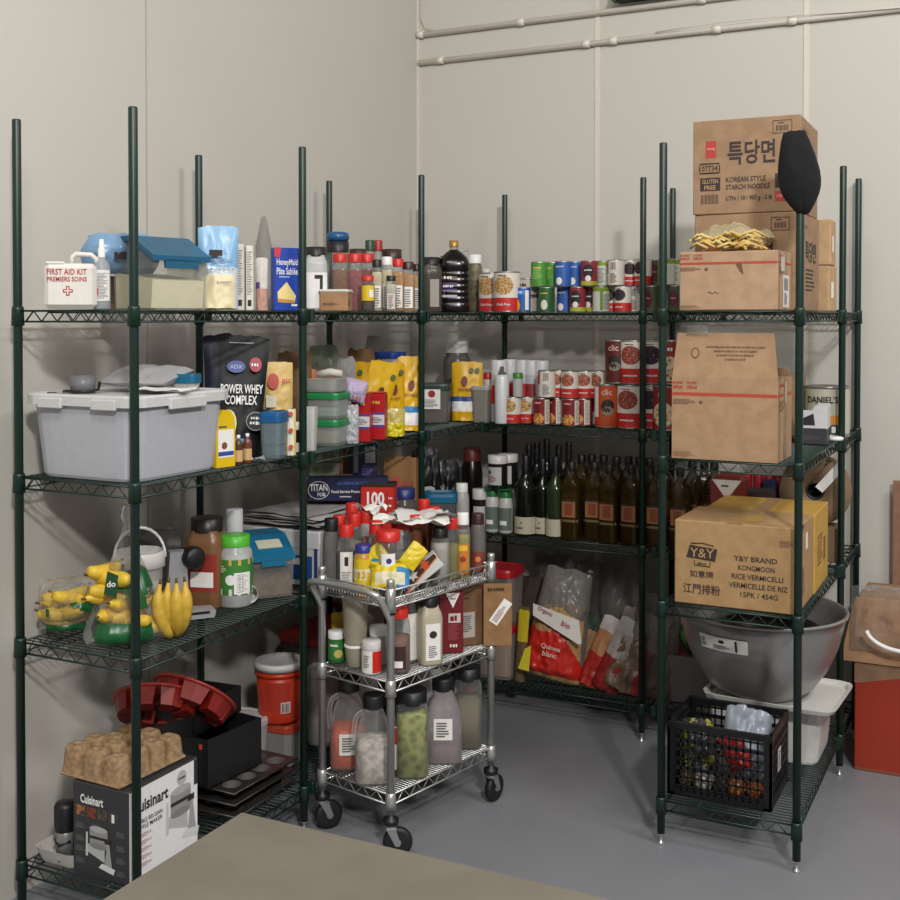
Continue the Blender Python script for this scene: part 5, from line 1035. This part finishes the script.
m.poly(fn,[(-.08,.026),(.08,.026),(.08,.012),(-.08,-.02)],mat('3a2418',.5)); 
for cx,cy,c in((-.02,.012,'c8c4c0'),(.032,.016,'c8501c')):
    st=[]
    for i in range(12): a=2*PI*i/12; rr=.021 if i%2==0 else .011; st.append((cx+rr*math.cos(a),cy+rr*math.sin(a)))
    m.poly(fn,st,mat(c,.5),.002)
m.poly(fn,[(-.08,-.02),(.08,.012),(.08,.008),(-.08,-.026)],mat('c8641c',.5),.001); m.rect(right(.0825),-.018,-.012,.014,.018,mat('c8743c'),e=.0008)
solo('maple_cookie_box',m,'white box with orange and white maple leaves tilted on bottles','box',(p[0]-.0,p[1],zt+.022),face(p)+4)
p=S('K',408,.12); m=M(); m.sheet(.26,.14,PAPER,.028,14,10,3); m.T=T3(.04,.02,.012,0,0,24); m.sheet(.2,.12,mat('c4c0bc',.7),.03,12,9,8)
solo('crumpled_paper',m,'crumpled white paper sheets lying over the red bottle caps','paper',(p[0],p[1]+.02,zt+.232),30)
p=S('E',371,.2); solo('crumpled_paper',M().sheet(.09,.07,PAPER,.02,8,6,5),'small scrap of crumpled paper left of the larger sheets','paper',(p[0],p[1],zt+.262),0)
# middle shelf
cb('spice_can','small green can with white lid at left of cart middle shelf','E',336,.05,zm,17,31,'shaker',mat('2c6a30',.4),WHT,None,(.1,.7,1.4,mat('2f7a34',.45)),texts=[('disc',.2,.3,.5,mat('c8b060')),('lines',-.8,.5,.6,.64,1,WHT)],cat='can')
for i,(zz,h) in enumerate(((0,22),(22,50))):
    p=S('E',355,.055); s=sc(p); bottle('plastic_cup',('lower','upper tall')[i]+' frosted tub in stack at left of cart middle shelf',p,zm+zz*s+.0005*i,(22,29)[i],h,'tub' if i==0 else 'cup',mat('b4ac98',.4,0,'frost',a=.75),WHT if i==0 else None,cat='cup')
cb('spice_can','short white and red can with pale lid, cart middle shelf','E',371,.03,zm,19,33,'shaker',mat('c0bcb8',.4),mat('c9c5c0',.4),None,(.05,.72,1.5,PAPER),texts=[('rect',.1,.06,1.4,.71,RED),('lines',-.9,.2,-.2,.6,4,INK)],cat='can')
cb('spice_can','white lidded can hidden behind the white and red one','E',378,.12,zm,18,38,'shaker',mat('a8a49c',.4),WHT,None,cat='can')
p=S('E',341,.16); softbag('yellow_packet','yellow packet standing behind the green can on the cart',(p[0],p[1],zm),.07,.13,.04,lambda u,v,s:mat('c8a41c',.5) if v>.5 else mat('b89a78',.5),face(p),0,0,'stand',7)
p=S('E',372,.2); bottle('plastic_cup','cloudy tall tub at back of cart middle shelf',p,zm,28,62,'cup',mat('9a9080',.4,0,'frost',a=.7),None,cat='cup')
cb('sauce_bottle','red capped bottle of pink sauce behind the cart front post','K',399,.05,zm,23,66,'squeeze',CLEAR,RED,(mat('8a5a4a',.6),.55),(.08,.42,.6,mat('3a2420',.5)),texts=[('bar' if 0 else 'rect',-.4,.1,.3,.2,WHT)])
cb('sauce_bottle','clear black capped bottle with white back label, middle shelf','K',406,.1,zm,18,76,'spice',CLEAR,BLK,(mat('a8a094',.6),.5),(.05,.66,.8,PAPER),n=5,dr=30)
cb('sauce_bottle','cream coloured square bottle with black cap and oval label','K',429,.035,zm,25,68,'spice',mat('b0a690',.35),BLK,None,(.08,.62,.55,PAPER),n=5,dr=20,texts=[('disc',0,.46,.3,INK),('lines',-.35,.12,.35,.3,3,mat('55504c'))])
p=S('K',447,.078); m=M(); hh=.232; RC=mat('6a121c',.45); m.box((0,0,hh/2-.01),(.085,.085,hh-.02),RC,.003); m.prism([(-.0425,hh-.02),(.0425,hh-.02),(.03,hh+.004),(-.03,hh+.004)],-.03,.03,RC)
fn=front(.0425); m.poly(fn,[(-.02,hh-.022),(.03,hh-.022),(.006,hh*.68)],PAPER,.001); m.marks(5,fn,.006,hh*.82,w=.02,m=INK,e=.002); m.rect(fn,-.01,hh*.46,.032,hh*.6,mat('c8b8b0'),e=.0012); m.marks(2,fn,.011,hh*.53,w=.03,m=RC,e=.002); m.lines(fn,-.012,hh*.2,.03,hh*.44,8,mat('9a4a50')); m.marks(3,fn,.01,hh*.12,w=.03,m=PAPER,e=.002); m.poly(left(.0425),[(-.02,hh-.022),(.02,hh-.022),(0,hh*.75)],PAPER,.001)
solo('cream_carton',m,'dark red drink carton with white triangle on cart middle shelf','carton',(p[0]+.005,p[1]+.01,zm),face(p)+8)
p=S('K',468,.085); o=thing('carton','opened kraft carton with white sticker at right of cart middle shelf','box',(p[0]-.012,p[1]+.02,zm),face(p)+24); KC=card('86633f','906c47')
m=M(); m.box((0,0,.1),(.13,.13,.2),card('6a4a30','745436'),.003); m.rect(front(.065),-.055,.03,.0,.12,mat('a8a098',.6),e=.001); m.lines(front(.065),-.05,.05,-.01,.11,4,INK,e=.002); m.marks(3,front(.065),-.03,.17,w=.02,m=INK); m.obj('box',o)
m=M(); m.T=T3(.066,-.115,.004,0,0,-22); m.box((.0,0,.11),(.10,.004,.22),KC,.001); m.marks(6,front(.003),-.005,.2,w=.06,m=INK); m.obj('flap',o)
m=M(); m.T=T3(.066,-.115,.004,0,0,-22)@T3(.01,-.004,.12,0,-55,0); m.box((0,0,0),(.095,.001,.034),WHT); m.lines(front(.0008),-.04,-.01,.03,.01,2,mat('8a3a34'),e=.0006); m.obj('shipping_label',o)
cb('spice_bottle','orange topped bottle behind the cream square bottle','K',421,.17,zm,18,74,'jar',mat('5a4a3c',.3,0,'frost',a=.7),mat('a8501c',.5))
# bottom shelf
ORS=mat('c4502c',.5,0,'spk','d06038',50)
def jug(label,line,px,d,w,h,fill,fr,cap,dr=0,body=None,lab=True,lz=(.18,.42)):
    p=S(line,px,d); s=sc(p); W=w*s; H=h*s; o=thing('handled_jug',label,'jug',(p[0],p[1],zb),face(p)+dr); b=body or mat('e4e2e2',.25,0,'frost',a=.08); r=W/2
    M().lathe([(0,0),(r*.9,0),(r*.94,H*.02),(r*.94,H*.42),(r*.86,H*.55),(r*.7,H*.68),(r*.5,H*.8),(r*.46,H*.86)],b,28,5).obj('body',o)
    M().lathe([(r*.55,H*.85),(r*.55,H*.98),(r*.5,H),(0,H)],cap,20).obj('cap',o)
    M().lathe([(0,.004),(r*.86,.004),(r*.89,H*.03),(r*.88,H*min(fr,.42)),(r*(.88 if fr<=.42 else .72),H*fr),(0,H*fr)],fill,28,5).obj('contents',o)
    M().tube(smooth_([(-r*.5,0,H*.8),(-r*.9,0,H*.74),(-r*1.0,0,H*.55),(-r*.92,0,H*.42)],2),r*.13,b,8).obj('handle',o)
    if lab:
        m=M(); fn=cyl(r*.94,5); m.rect(fn,-.42*r,lz[0]*H,.42*r,lz[1]*H,PAPER,4,.002); m.lines(fn,-.3*r,lz[0]*H+.01,.3*r,lz[1]*H-.01,3,mat('55504c'),e=.004); m.obj('paper_label',o)
jug('clear handled jug of orange spice at left of cart bottom shelf','E',348,.095,40,88,ORS,.46,BLK)
jug('clear handled jug of white flakes behind the cart front post','E',373,.055,40,86,mat('d8d0c4',.7,0,'spk','a8a098',35),.5,BLK,0,None,False)
cb('spice_jar','narrow jar with red and white label right of cart front post','K',399,.09,zb,18,72,'jar',CLEAR,BLK,(mat('4a4436',.7),.5),(.1,.7,1.2,PAPER),texts=[('rect',-1.1,.45,1.1,.68,RED)],cat='jar')
cb('spice_jar','clear jar of green bay leaves with black lid, cart bottom','K',412,.055,zb,35,86,'jar',CLEAR,BLK,(mat('7e8234',.7,0,'voro','b4b46a',35),.74),n=4,cat='jar')
jug('cloudy handled jug with white label at middle of cart bottom','K',443,.065,40,82,mat('7a5248',.6),.22,BLK,0,mat('c8c0c4',.3,0,'frost',a=.3),True,(.3,.56))
cb('spice_jar','clear square jar with black lid at right end of cart bottom','K',468,.07,zb,30,80,'jar',CLEAR,BLK,(mat('7c6f58',.7),.62),n=5,cat='jar')
cb('spice_jar','dark jar with red label between cloudy jug and square jar','K',462,.16,zb,24,82,'jar',mat('6a645c',.25,0,'frost',a=.45),BLK,(mat('4a4032',.7),.6),(.15,.62,1.2,RED),texts=[('rect',-.9,.2,.9,.4,PAPER)],cat='jar')
cb('spice_jar','dark lidded jar at the rear left of cart bottom shelf','E',362,.26,zb,32,92,'jar',FROST,BLK,(mat('6a5a4c',.7),.6),cat='jar')
cb('spice_jar','dark lidded jar at the rear middle of cart bottom shelf','K',430,.2,zb,28,90,'jar',FROST,BLK,(mat('5a5040',.7),.6),cat='jar')
# ================================================================== front right bay
KR1,KR2=card('8e7156','987a5e'),card('a98b66','b3956f')
def tape(m,w,d,h): m.rect(top(h),-.025,-d/2,.025,d/2,mat('b08a58',.3),e=.0006)
def pbox(m,w,d,h,flap=False):
    fn=front(d/2); rr=mat('a8402c',.6); g=mat('6a4c38',.7)
    m.rect(fn,-w/2+.002,h*.78,w/2-.002,h*.82,rr); m.rect(right(w/2),-d/2+.002,h*.78,d/2-.002,h*.82,rr)
    m.marks(5,fn,-w*.44,h*.885,w=w*.1,h=h*.045,m=rr); m.marks(5,fn,-w*.3,h*.885,w=w*.1,h=h*.045,m=rr); m.marks(6,fn,-w*.44,h*.94,w=w*.1,h=h*.035,m=rr); m.marks(4,fn,-w*.3,h*.94,w=w*.1,h=h*.035,m=rr)
    m.lines(fn,-w*.49,h*.67,-w*.26,h*.74,2,g); m.disc(fn,-w*.22,h*.7,.006,g); m.lines(fn,-w*.49,.006,-w*.26,h*.09,3,mat('8a6a4c')); m.lines(right(w/2),-d*.42,h*.6,-d*.05,h*.74,3,g); m.marks(6,right(w/2),-d*.22,h*.92,w=d*.3,h=h*.04,m=rr)
def d_(m,w,d,h):
    pbox(m,w,d,h); tape(m,w,d,h); fr=right(w/2); m.rect(fn:=fr,-d*.12,h*.05,d*.3,h*.6,WHT,e=.001); m.lines(fr,-d*.05,h*.1,d*.2,h*.3,5,INK,e=.002); m.bars(fr,-d*.05,h*.34,d*.22,h*.55,n=7,e=.002); m.rect(fr,-d*.3,h*.66,.0,h*.95,mat('b8b0a4',.4),e=.0012)
    f2=front(d/2); m.poly(f2,[(w*.08,h*.78),(w*.14,h*.8),(w*.16,h*.6),(w*.12,h*.66)],mat('6a4a34'),.001); m.tube([f2(-w*.2+.006*i,h*.3+.004*math.sin(i*2),.001) for i in range(7)],.0012,mat('6a4a34'),4)
carton('shipping_carton','small shipping carton with red stripe at front of top right shelf',(-.857,3.782,L1+.001),.312,.22,.188,card('a28468','ac8d70'),0,d_)
def kbox(m,w,d,h):
    fn=front(d/2); K=mat('2c211c',.6); RB_=mat('a8342c',.5)
    m.rect(fn,-w*.38,h*.60,-w*.28,h*.78,RB_); m.text('wang',fn,-w*.33,h*.69,w=w*.08,m=mat('d89a90'),e=.002)
    m.text('특당면',fn,-.0+w*.05,h*.64,w=w*.44,h=h*.25,m=K,bold=.018)
    m.tube([fn(x,y,.001) for x,y in((-w*.43,h*.44),(-w*.25,h*.44),(-w*.245,h*.48),(-w*.25,h*.54),(-w*.43,h*.54),(-w*.435,h*.48))],.0022,K,4,True); m.text('07734',fn,-w*.34,h*.49,w=w*.15,h=h*.06,m=K)
    m.rect(fn,-w*.43,h*.25,-w*.24,h*.39,K); m.text('GLUTEN',fn,-w*.335,h*.35,w=w*.15,h=h*.045,m=mat('b08a64'),e=.002); m.text('FREE',fn,-w*.335,h*.285,w=w*.11,h=h*.045,m=mat('b08a64'),e=.002)
    m.bars(fn,-w*.42,h*.11,-w*.25,h*.21,K,14); m.text('KOREAN STYLE',fn,-w*.0,h*.36,w=w*.37,h=h*.055,m=K); m.text('STARCH NOODLE',fn,w*.02,h*.28,w=w*.41,h=h*.055,m=K); m.text('CTN / 10 / 907 g - 2 lb',fn,w*.03,h*.155,w=w*.43,h=h*.06,m=K)
    m.rect(fn,w*.27,h*.25,w*.38,h*.4,K); m.rect(fn,w*.27,h*.11,w*.38,h*.22,RB_); m.text('100%',fn,w*.325,h*.165,w=w*.08,m=mat('d89a90'),e=.002)
    m.tube([fn(x,y,.001) for x,y in((w*.25,h*.82),(w*.42,h*.82),(w*.42,h*.95),(w*.25,h*.95))],.0012,mat('6a4c38'),4,True); m.bars(fn,w*.28,h*.84,w*.39,h*.9,K,10); m.lines(fn,w*.29,h*.915,w*.38,h*.935,1,K)
    fr=right(w/2); m.rect(fr,-d*.42,h*.62,-d*.3,h*.82,RB_); m.text('특당면',fr,d*.08,h*.62,w=d*.5,h=h*.22,m=K,bold=.018); m.rect(fr,-d*.42,h*.2,-d*.3,h*.32,K); m.rect(fr,-d*.42,h*.36,-d*.3,h*.46,RB_); m.lines(fr,-d*.15,h*.2,d*.3,h*.45,3,K); m.lines(fr,-d*.4,h*.85,d*.1,h*.9,1,mat('6a4c38'))
kx,ky=-.857,4.10
carton('noodle_carton','lower brown noodle carton with black lettering, half hidden by small carton',(kx+.006,ky-.0,L1+.001),.345,.38,.326,KR1,-1,kbox)
carton('noodle_carton','upper brown noodle carton with dark Korean lettering, top of the stack',(kx,ky,L1+.3285),.356,.38,.318,KR1,1,kbox)
for i in range(2):
    carton('carton',('lower','upper')[i]+' small tan carton of the pair behind the noodle cartons',(-.695,4.40,L1+.001+i*.167),.105,.13,.165,card('b0906a','bb9a73'),-3+4*i,lambda m,w,d,h:(m.tube([front(d/2)(x,y,.001) for x,y in((-w*.3,h*.2),(-w*.06,h*.2),(-w*.06,h*.4),(-w*.3,h*.4))],.0016,INK,4,True),m.rect(right(w/2),-d*.25,h*.3,d*.1,h*.65,WHT),m.lines(front(d/2),-w*.34,h*.45,-w*.05,h*.5,1,INK),m.box((0,0,h+.0),(w*.9,.006,.003),INK)))
p=(-.90,3.76); o=thing('noodle_bag','clear bag of yellow noodles lying on the small shipping carton','bag',(-.885,3.775,L1+.19),2)
m=M(); r_=random.Random(4)
for i in range(46):
    x=r_.uniform(-.1,.1); a=r_.uniform(-.5,.5); z_=.012+.045*r_.random()*(1 if x>-.02 else .75); L_=.07
    m.tube([(x-L_/2,r_.uniform(-.04,.04),z_),(x,r_.uniform(-.05,.05),z_+.014),(x+L_/2,r_.uniform(-.04,.04),max(.008,z_-.008*r_.random()))],.0045,mat(('d8b868','e2c884')[i%2],.5),5)
m.obj('noodles',o)
m=M(); m.T=T3(0,.07,.05,-90,0,0)@T3(0,0,0); m.bag(.27,.16,.105,mat('e8dcb0',.12,0,'film',a=.38),18,14,'pillow',.9,5); b_=m; 
b_.v=[(x,y,max(.002,z)) for x,y,z in b_.v]; b_.obj('bag_film',o)
# hat on the post
m=M(); m.T=T3(0,0,0,0,-7,0); m.bag(.13,.262,.08,mat('050508',.95,0,'pulp','08090d',90),14,18,'pillow',.35,3,out=lambda v:[.22,.5,.75,.92,.98,.97,.92,.84,.74,.64,.5][min(9,int(v*10))]*(1-(v*10-min(9,int(v*10))))+[.22,.5,.75,.92,.98,.97,.92,.84,.74,.64,.5][min(9,int(v*10))+1]*(v*10-min(9,int(v*10))))
solo('fabric_cap',m,'black fabric cap hung over the top of the front right post','hat',(X11+.012,Y9-.005,2.037),16)
# second shelf box with raised flap
o=thing('shipping_carton','open shipping carton with raised flap and red stripe, second right shelf','box',(-.868,3.79,L2+.001),0); w,d,h=.338,.23,.262; K3=card('9a7b5c','a48465')
m=M(); k=.004
m.box((0,0,k/2+.001),(w-2*k,d-2*k,k),K3)
for s_ in(-1,1): m.box((s_*(w/2-k/2),0,h/2),(k,d-2*k,h-.001),K3); m.box((0,s_*(d/2-k/2),h/2),(w,k,h),K3)
pbox(m,w,d,h); m.rect(right(w/2),-d*.1,h*.02,d*.06,h*.2,mat('8a765c'),e=.001); m.rect(right(w/2),-d*.06,h*.7,d*.1,h*.95,mat('b8a488',.3),e=.0014); m.obj('box',o)
def flap(wt,hh,loc,rx,rz,deco=None,nm='flap'):
    m=M(); m.T=T3(*loc,rx,0,rz); m.prism([(-w/2 if wt is None else -wt[0]/2,0),(w/2 if wt is None else wt[0]/2,0),((w-.03)/2 if wt is None else wt[1]/2,hh),(-(w-.03)/2 if wt is None else -wt[1]/2,hh)],-.0015,.0015,K3)
    if deco: deco(m)
    m.obj(nm,o)
def fd(m):
    fn=front(.0016); g=mat('6a4c38',.7)
    for i,(yy,ww) in enumerate(((.1,.19),(.087,.14),(.074,.12),(.061,.07))): m.marks(26-6*i,fn,.035,yy,w=ww,h=.007,m=g)
    m.disc(fn,-.095,.08,.014,g,ry=.018); m.disc(fn,-.095,.08,.010,K3,ry=.013,e=.0014)
flap(None,.145,(0,-d/2+.002,h),-5,0,fd)
flap((w,w-.02),.03,(0,d/2-.002,h),20,0)
m=M(); m.T=T3(-.09,-d/2+.01,h+.135); m.bag(.07,.035,.03,FILM,8,6,'pillow',1.2,4); m.obj('plastic_film',o)
m=M()
for i in range(5): m.box((.03+.02*i,0,h-.03+.004*i),(.012,d*.7,.06),mat('7a3c28',.6),.002)
m.obj('contents',o)
# third shelf vermicelli cartons
def yy(m,w,d,h):
    fn=front(d/2); K=mat('332824',.6)
    m.poly(fn,[(-w*.40,h*.56),(-w*.16,h*.53),(-w*.14,h*.68),(-w*.37,h*.71)],K); m.text('Y&Y',fn,-w*.267,h*.622,w=w*.2,h=h*.11,m=mat('b0885c'),e=.002,bold=.0)
    m.tube([fn(x,y,.001) for x,y in((-w*.36,h*.73),(-w*.26,h*.74),(-w*.17,h*.715))],.002,K,4); m.tube([fn(x,y,.001) for x,y in((-w*.33,h*.53),(-w*.33,h*.475),(-w*.2,h*.465),(-w*.2,h*.52))],.0018,K,4); m.marks(5,fn,-w*.265,h*.495,w=w*.08,h=h*.025,m=K)
    m.text('如意牌',fn,-w*.27,h*.37,w=w*.2,h=h*.085,m=K); m.text('江門排粉',fn,-w*.27,h*.19,w=w*.31,h=h*.12,m=K)
    for i,(s_,ww) in enumerate((('Y&Y BRAND',.37),('KONGMOON',.31),('RICE VERMICELLI',.44),('VERMICELLE DE RIZ',.5),('15PK / 454G',.32))): m.text(s_,fn,w*.17+.003*i,h*(.60-.105*i),w=w*ww*.94,h=h*.062,m=K)
    m.lines(fn,w*.36,h*.77,w*.48,h*.85,2,mat('6a4c38'))
    tape(m,w,d,h); m.disc(top(h),w*.1,-d*.1,.03,mat('a8843c',.7),ry=.07)
    fr=right(w/2); m.rect(fr,-d*.42,h*.62,-d*.25,h*.78,WHT); m.lines(fr,-d*.3,h*.15,-d*.05,h*.5,5,K); m.rect(fr,d*.0,h*.66,d*.12,h*.86,PAPER); m.poly(fr,[(-d*.35,h*.99),(-d*.2,h*.9),(-d*.1,h*.99)],INK,.001)
carton('vermicelli_carton','big tan vermicelli carton with printed lettering on third right shelf',(-.836,3.842,L3+.001),.39,.30,.272,card('9c7b52','a6845a'),0,yy)
carton('vermicelli_carton','yellower carton pushed in behind the printed vermicelli carton',(-.825,4.155,L3+.001),.37,.32,.268,card('b48c3c','bd9645'),1,lambda m,w,d,h:(tape(m,w,d,h),m.lines(right(w/2),-d*.3,h*.3,d*.1,h*.7,4,mat('6a4c28')),m.bars(right(w/2),d*.15,h*.3,d*.3,h*.6,n=6)))
# lowest shelf: bin, lid, bowl, crate
o=thing('food_bin','white food storage bin with loose lid under the steel bowl','bin',(-.838,4.315,L4+.001),0); WBIN=mat('c6c4bf',.4); r=.205
M().lathe([(0,0),(r*.88,0),(r*.9,.008),(r*.98,.185),(r*1.02,.188),(r*1.04,.19),(r*1.04,.212),(r*1.0,.213),(r*.96,.208),(r*.88,.02),(0,.02)],WBIN,56,9,.33/.41,smooth=False).obj('body',o)
m=M(); m.T=T3(.035,-.06,.2145,0,0,-3); m.lathe([(0,.006),(r*1.04,.006),(r*1.08,.018),(r*1.14,.022),(r*1.14,.018),(r*1.09,.002),(0,.001)],mat('cfcdc8',.4),56,10,.36/.44,smooth=False); m.obj('lid',o)
bz=L4+.001+.223; o=thing('mixing_bowl','large stainless steel mixing bowl balanced on the white bin','bowl',(-.858,4.215,bz),0)
STL=mat('a09e9c',.33,.65); pr=[(0,0),(.1,.0),(.14,.006),(.19,.04),(.235,.1),(.268,.17),(.288,.245),(.293,.27),(.302,.272),(.304,.278),(.300,.282),(.290,.28),(.284,.246),(.264,.172),(.231,.103),(.187,.044),(.14,.01),(0,.004)]
M().lathe([(a,b*1.1) for a,b in pr],STL,48).obj('bowl',o)
m=M(); fn=cyl(.29,2,1,lambda y:.266+.024*max(0,(y-.18)/.09),R(-6)); m.rect(fn,-.145,.205,.045,.255,PAPER,14,.003); m.disc(fn,-.05,.24,.012,INK,ry=.006,e=.005); m.lines(fn,-.085,.212,-.015,.228,2,mat('77736e'),e=.005); m.rect(fn,.0,.21,.008,.25,INK,e=.005); m.lines(fn,-.14,.212,-.112,.245,3,mat('77736e'),e=.005); m.obj('paper_label',o)
o=solo('steel_bowl',M().lathe([(0,0),(.08,.0),(.15,.05),(.19,.12),(.195,.122),(.186,.122),(.146,.054),(.078,.006),(0,.006)],mat('6a6866',.25,.9),36),'smaller dark metal bowl nested inside the large steel bowl','bowl',(-.835,4.25,bz+.13),0); o.scale=(.9,.9,.9)
o=thing('produce_crate','black plastic lattice crate of vegetables on lowest right shelf','crate',(-.891,3.862,L4+.001),0); w,d,h=.34,.283,.243; CB=mat('0e0e11',.4)
m=M(); m.box((0,0,.004),(w,d,.008),CB)
def wallgrid(fw,tr,nx,nz):
    m.T=tr; t_=.006
    m.box((0,0,h-.012),(fw,.01,.024),CB,.002); m.box((0,0,.012),(fw,t_,.024),CB); m.box((-fw/2+.012,0,h/2),(.024,.008,h),CB); m.box((fw/2-.012,0,h/2),(.024,.008,h),CB)
    for i in range(1,nx): m.box((-fw/2+fw*i/nx,0,h/2),(.0055,t_,h-.03),CB)
    for j in range(1,nz): m.box((0,0,h*j/nz),(fw-.02,t_,.0055 if j%3 else .012),CB)
    m.T=T3()
for tr,fw,nx in((T3(0,-d/2+.004),w,15),(T3(0,d/2-.004),w,15),(T3(-w/2+.004,0,0,0,0,90),d,12),(T3(w/2-.004,0,0,0,0,90),d,12)): wallgrid(fw,tr,nx,8)
m.obj('crate_body',o); m=M(); m.T=T3(w/2+.0005,-.02,.13,0,0,90); m.box((0,0,0),(.045,.001,.075),WHT); m.lines(front(.0008),-.015,-.03,.015,.03,6,INK,e=.0005); m.obj('paper_label',o)
cx,cy,cz=-.891,3.862,L4+.0095
softbag('plastic_bag','clear white plastic bag standing up inside the black crate',(cx+.03,cy+.03,cz),.15,.25,.11,mat('a8b0bc',.25,0,'frost',a=.6),8,0,8,'sack',3,wr=1.1)
softbag('plastic_bag','dark crinkled plastic bag at left inside the black crate',(cx-.09,cy+.01,cz),.11,.2,.12,lambda u,v,s:mat('8a842c',.4) if noise.noise(Vector((u*2,v*4,1)))>.25 else mat('4a4a48',.2,0,'frost',a=.6),0,0,-6,'sack',5,wr=1.4)
softbag('pepper_bag','bright red bag slumped at the middle of the black crate',(cx+.06,cy-.06,cz+.065),.08,.12,.05,mat('a81c1c',.45),10,0,-24,'sack',8,wr=1.)
r_=random.Random(5)
for i,(x_,y_,c,rr,lb) in enumerate(((.05,-.09,'b8742c',.032,'orange squash at bottom front of the black crate'),(.105,-.08,'a8602c',.03,'orange vegetable at right of the black crate'),(-.06,-.09,'b4b0a8',.036,'pale onion at left front of the black crate'),(.0,-.09,'34302e',.03,'dark eggplant between onion and squash in crate'),(-.12,-.085,'6a5a2c',.028,'olive coloured vegetable in front left corner of crate'))):
    solo('vegetable',M().lathe([(0,0),(rr*.6,.004),(rr,rr*.8),(rr*.95,rr*1.2),(rr*.5,rr*1.9),(.004,rr*2.05),(.004,rr*2.3),(0,rr*2.3)],mat(c,.45,0,'spk',c,30),16),lb,'vegetable',(cx+x_,cy+y_,cz),0)
# ================================================================== right edge, on the floor
rx,ry=-.585,4.605; ORG=mat('942c16',.5)
m=M(); m.box((.31,.155,.205),(.62,.31,.41),ORG,.004); fn=lambda x,y,e=.0006:(x,-e,y); m.box((.31,.155,.412),(.62,.31,.006),card('6a4a38','745440')); 
ar=[(0,.41),(.0,.335)]+[(.02+.33*i/8,.335+.055*math.sin(PI*.5*i/8)) for i in range(9)]+[(.62,.40),(.62,.41)]
m.poly(fn,ar,card('7a5c46','84664e'),.001); m.rect(fn,.004,.003,.62,.012,mat('8a4a34'),e=.001)
for rr in(.05,.04): m.tube([fn(.345+rr*math.cos(a),.3+rr*math.sin(a),.001) for a in [2*PI*i/24 for i in range(24)]],.0016,mat('c8705c',.6),4,True)
solo('red_carton',m,'large red orange carton standing on the floor at right edge','box',(rx,ry,0),0)
o=thing('carton','open kraft carton resting on the red carton at right edge','box',(rx-.03,ry-.01,.4165),0); KF=card('a17a58','ab8461')
m=M(); m.prism([(-.02,0),(.62,-.0),(.62,.26),(.03,.245)],.0,.012,KF); m.box((.32,.17,.12),(.56,.3,.24),card('8a6848','947250'),.003); m.obj('box',o)
solo('cardboard_sheet',M().box((.22,0,.535),(.44,.006,1.07),card('84614c','8c6954'),.001),'flat brown cardboard sheet leaning upright behind the kraft carton','cardboard',(-.485,4.945,.0),0)
o=thing('plastic_bag','clear plastic bag with white ring draped over kraft carton','bag',(rx+.16,ry-.035,.47),0)
m=M(); m.T=T3(0,0,0,-4,0,0); m.bag(.34,.25,.085,FILM,18,16,'pillow',1.3,9); m.obj('bag_film',o)
m=M(); m.tube([(.13*math.cos(a)+.02,-.048,.10+.075*math.sin(a)) for a in [PI*1.05+PI*.9*i/16 for i in range(17)]],.008,WHT,8); m.obj('ring',o)
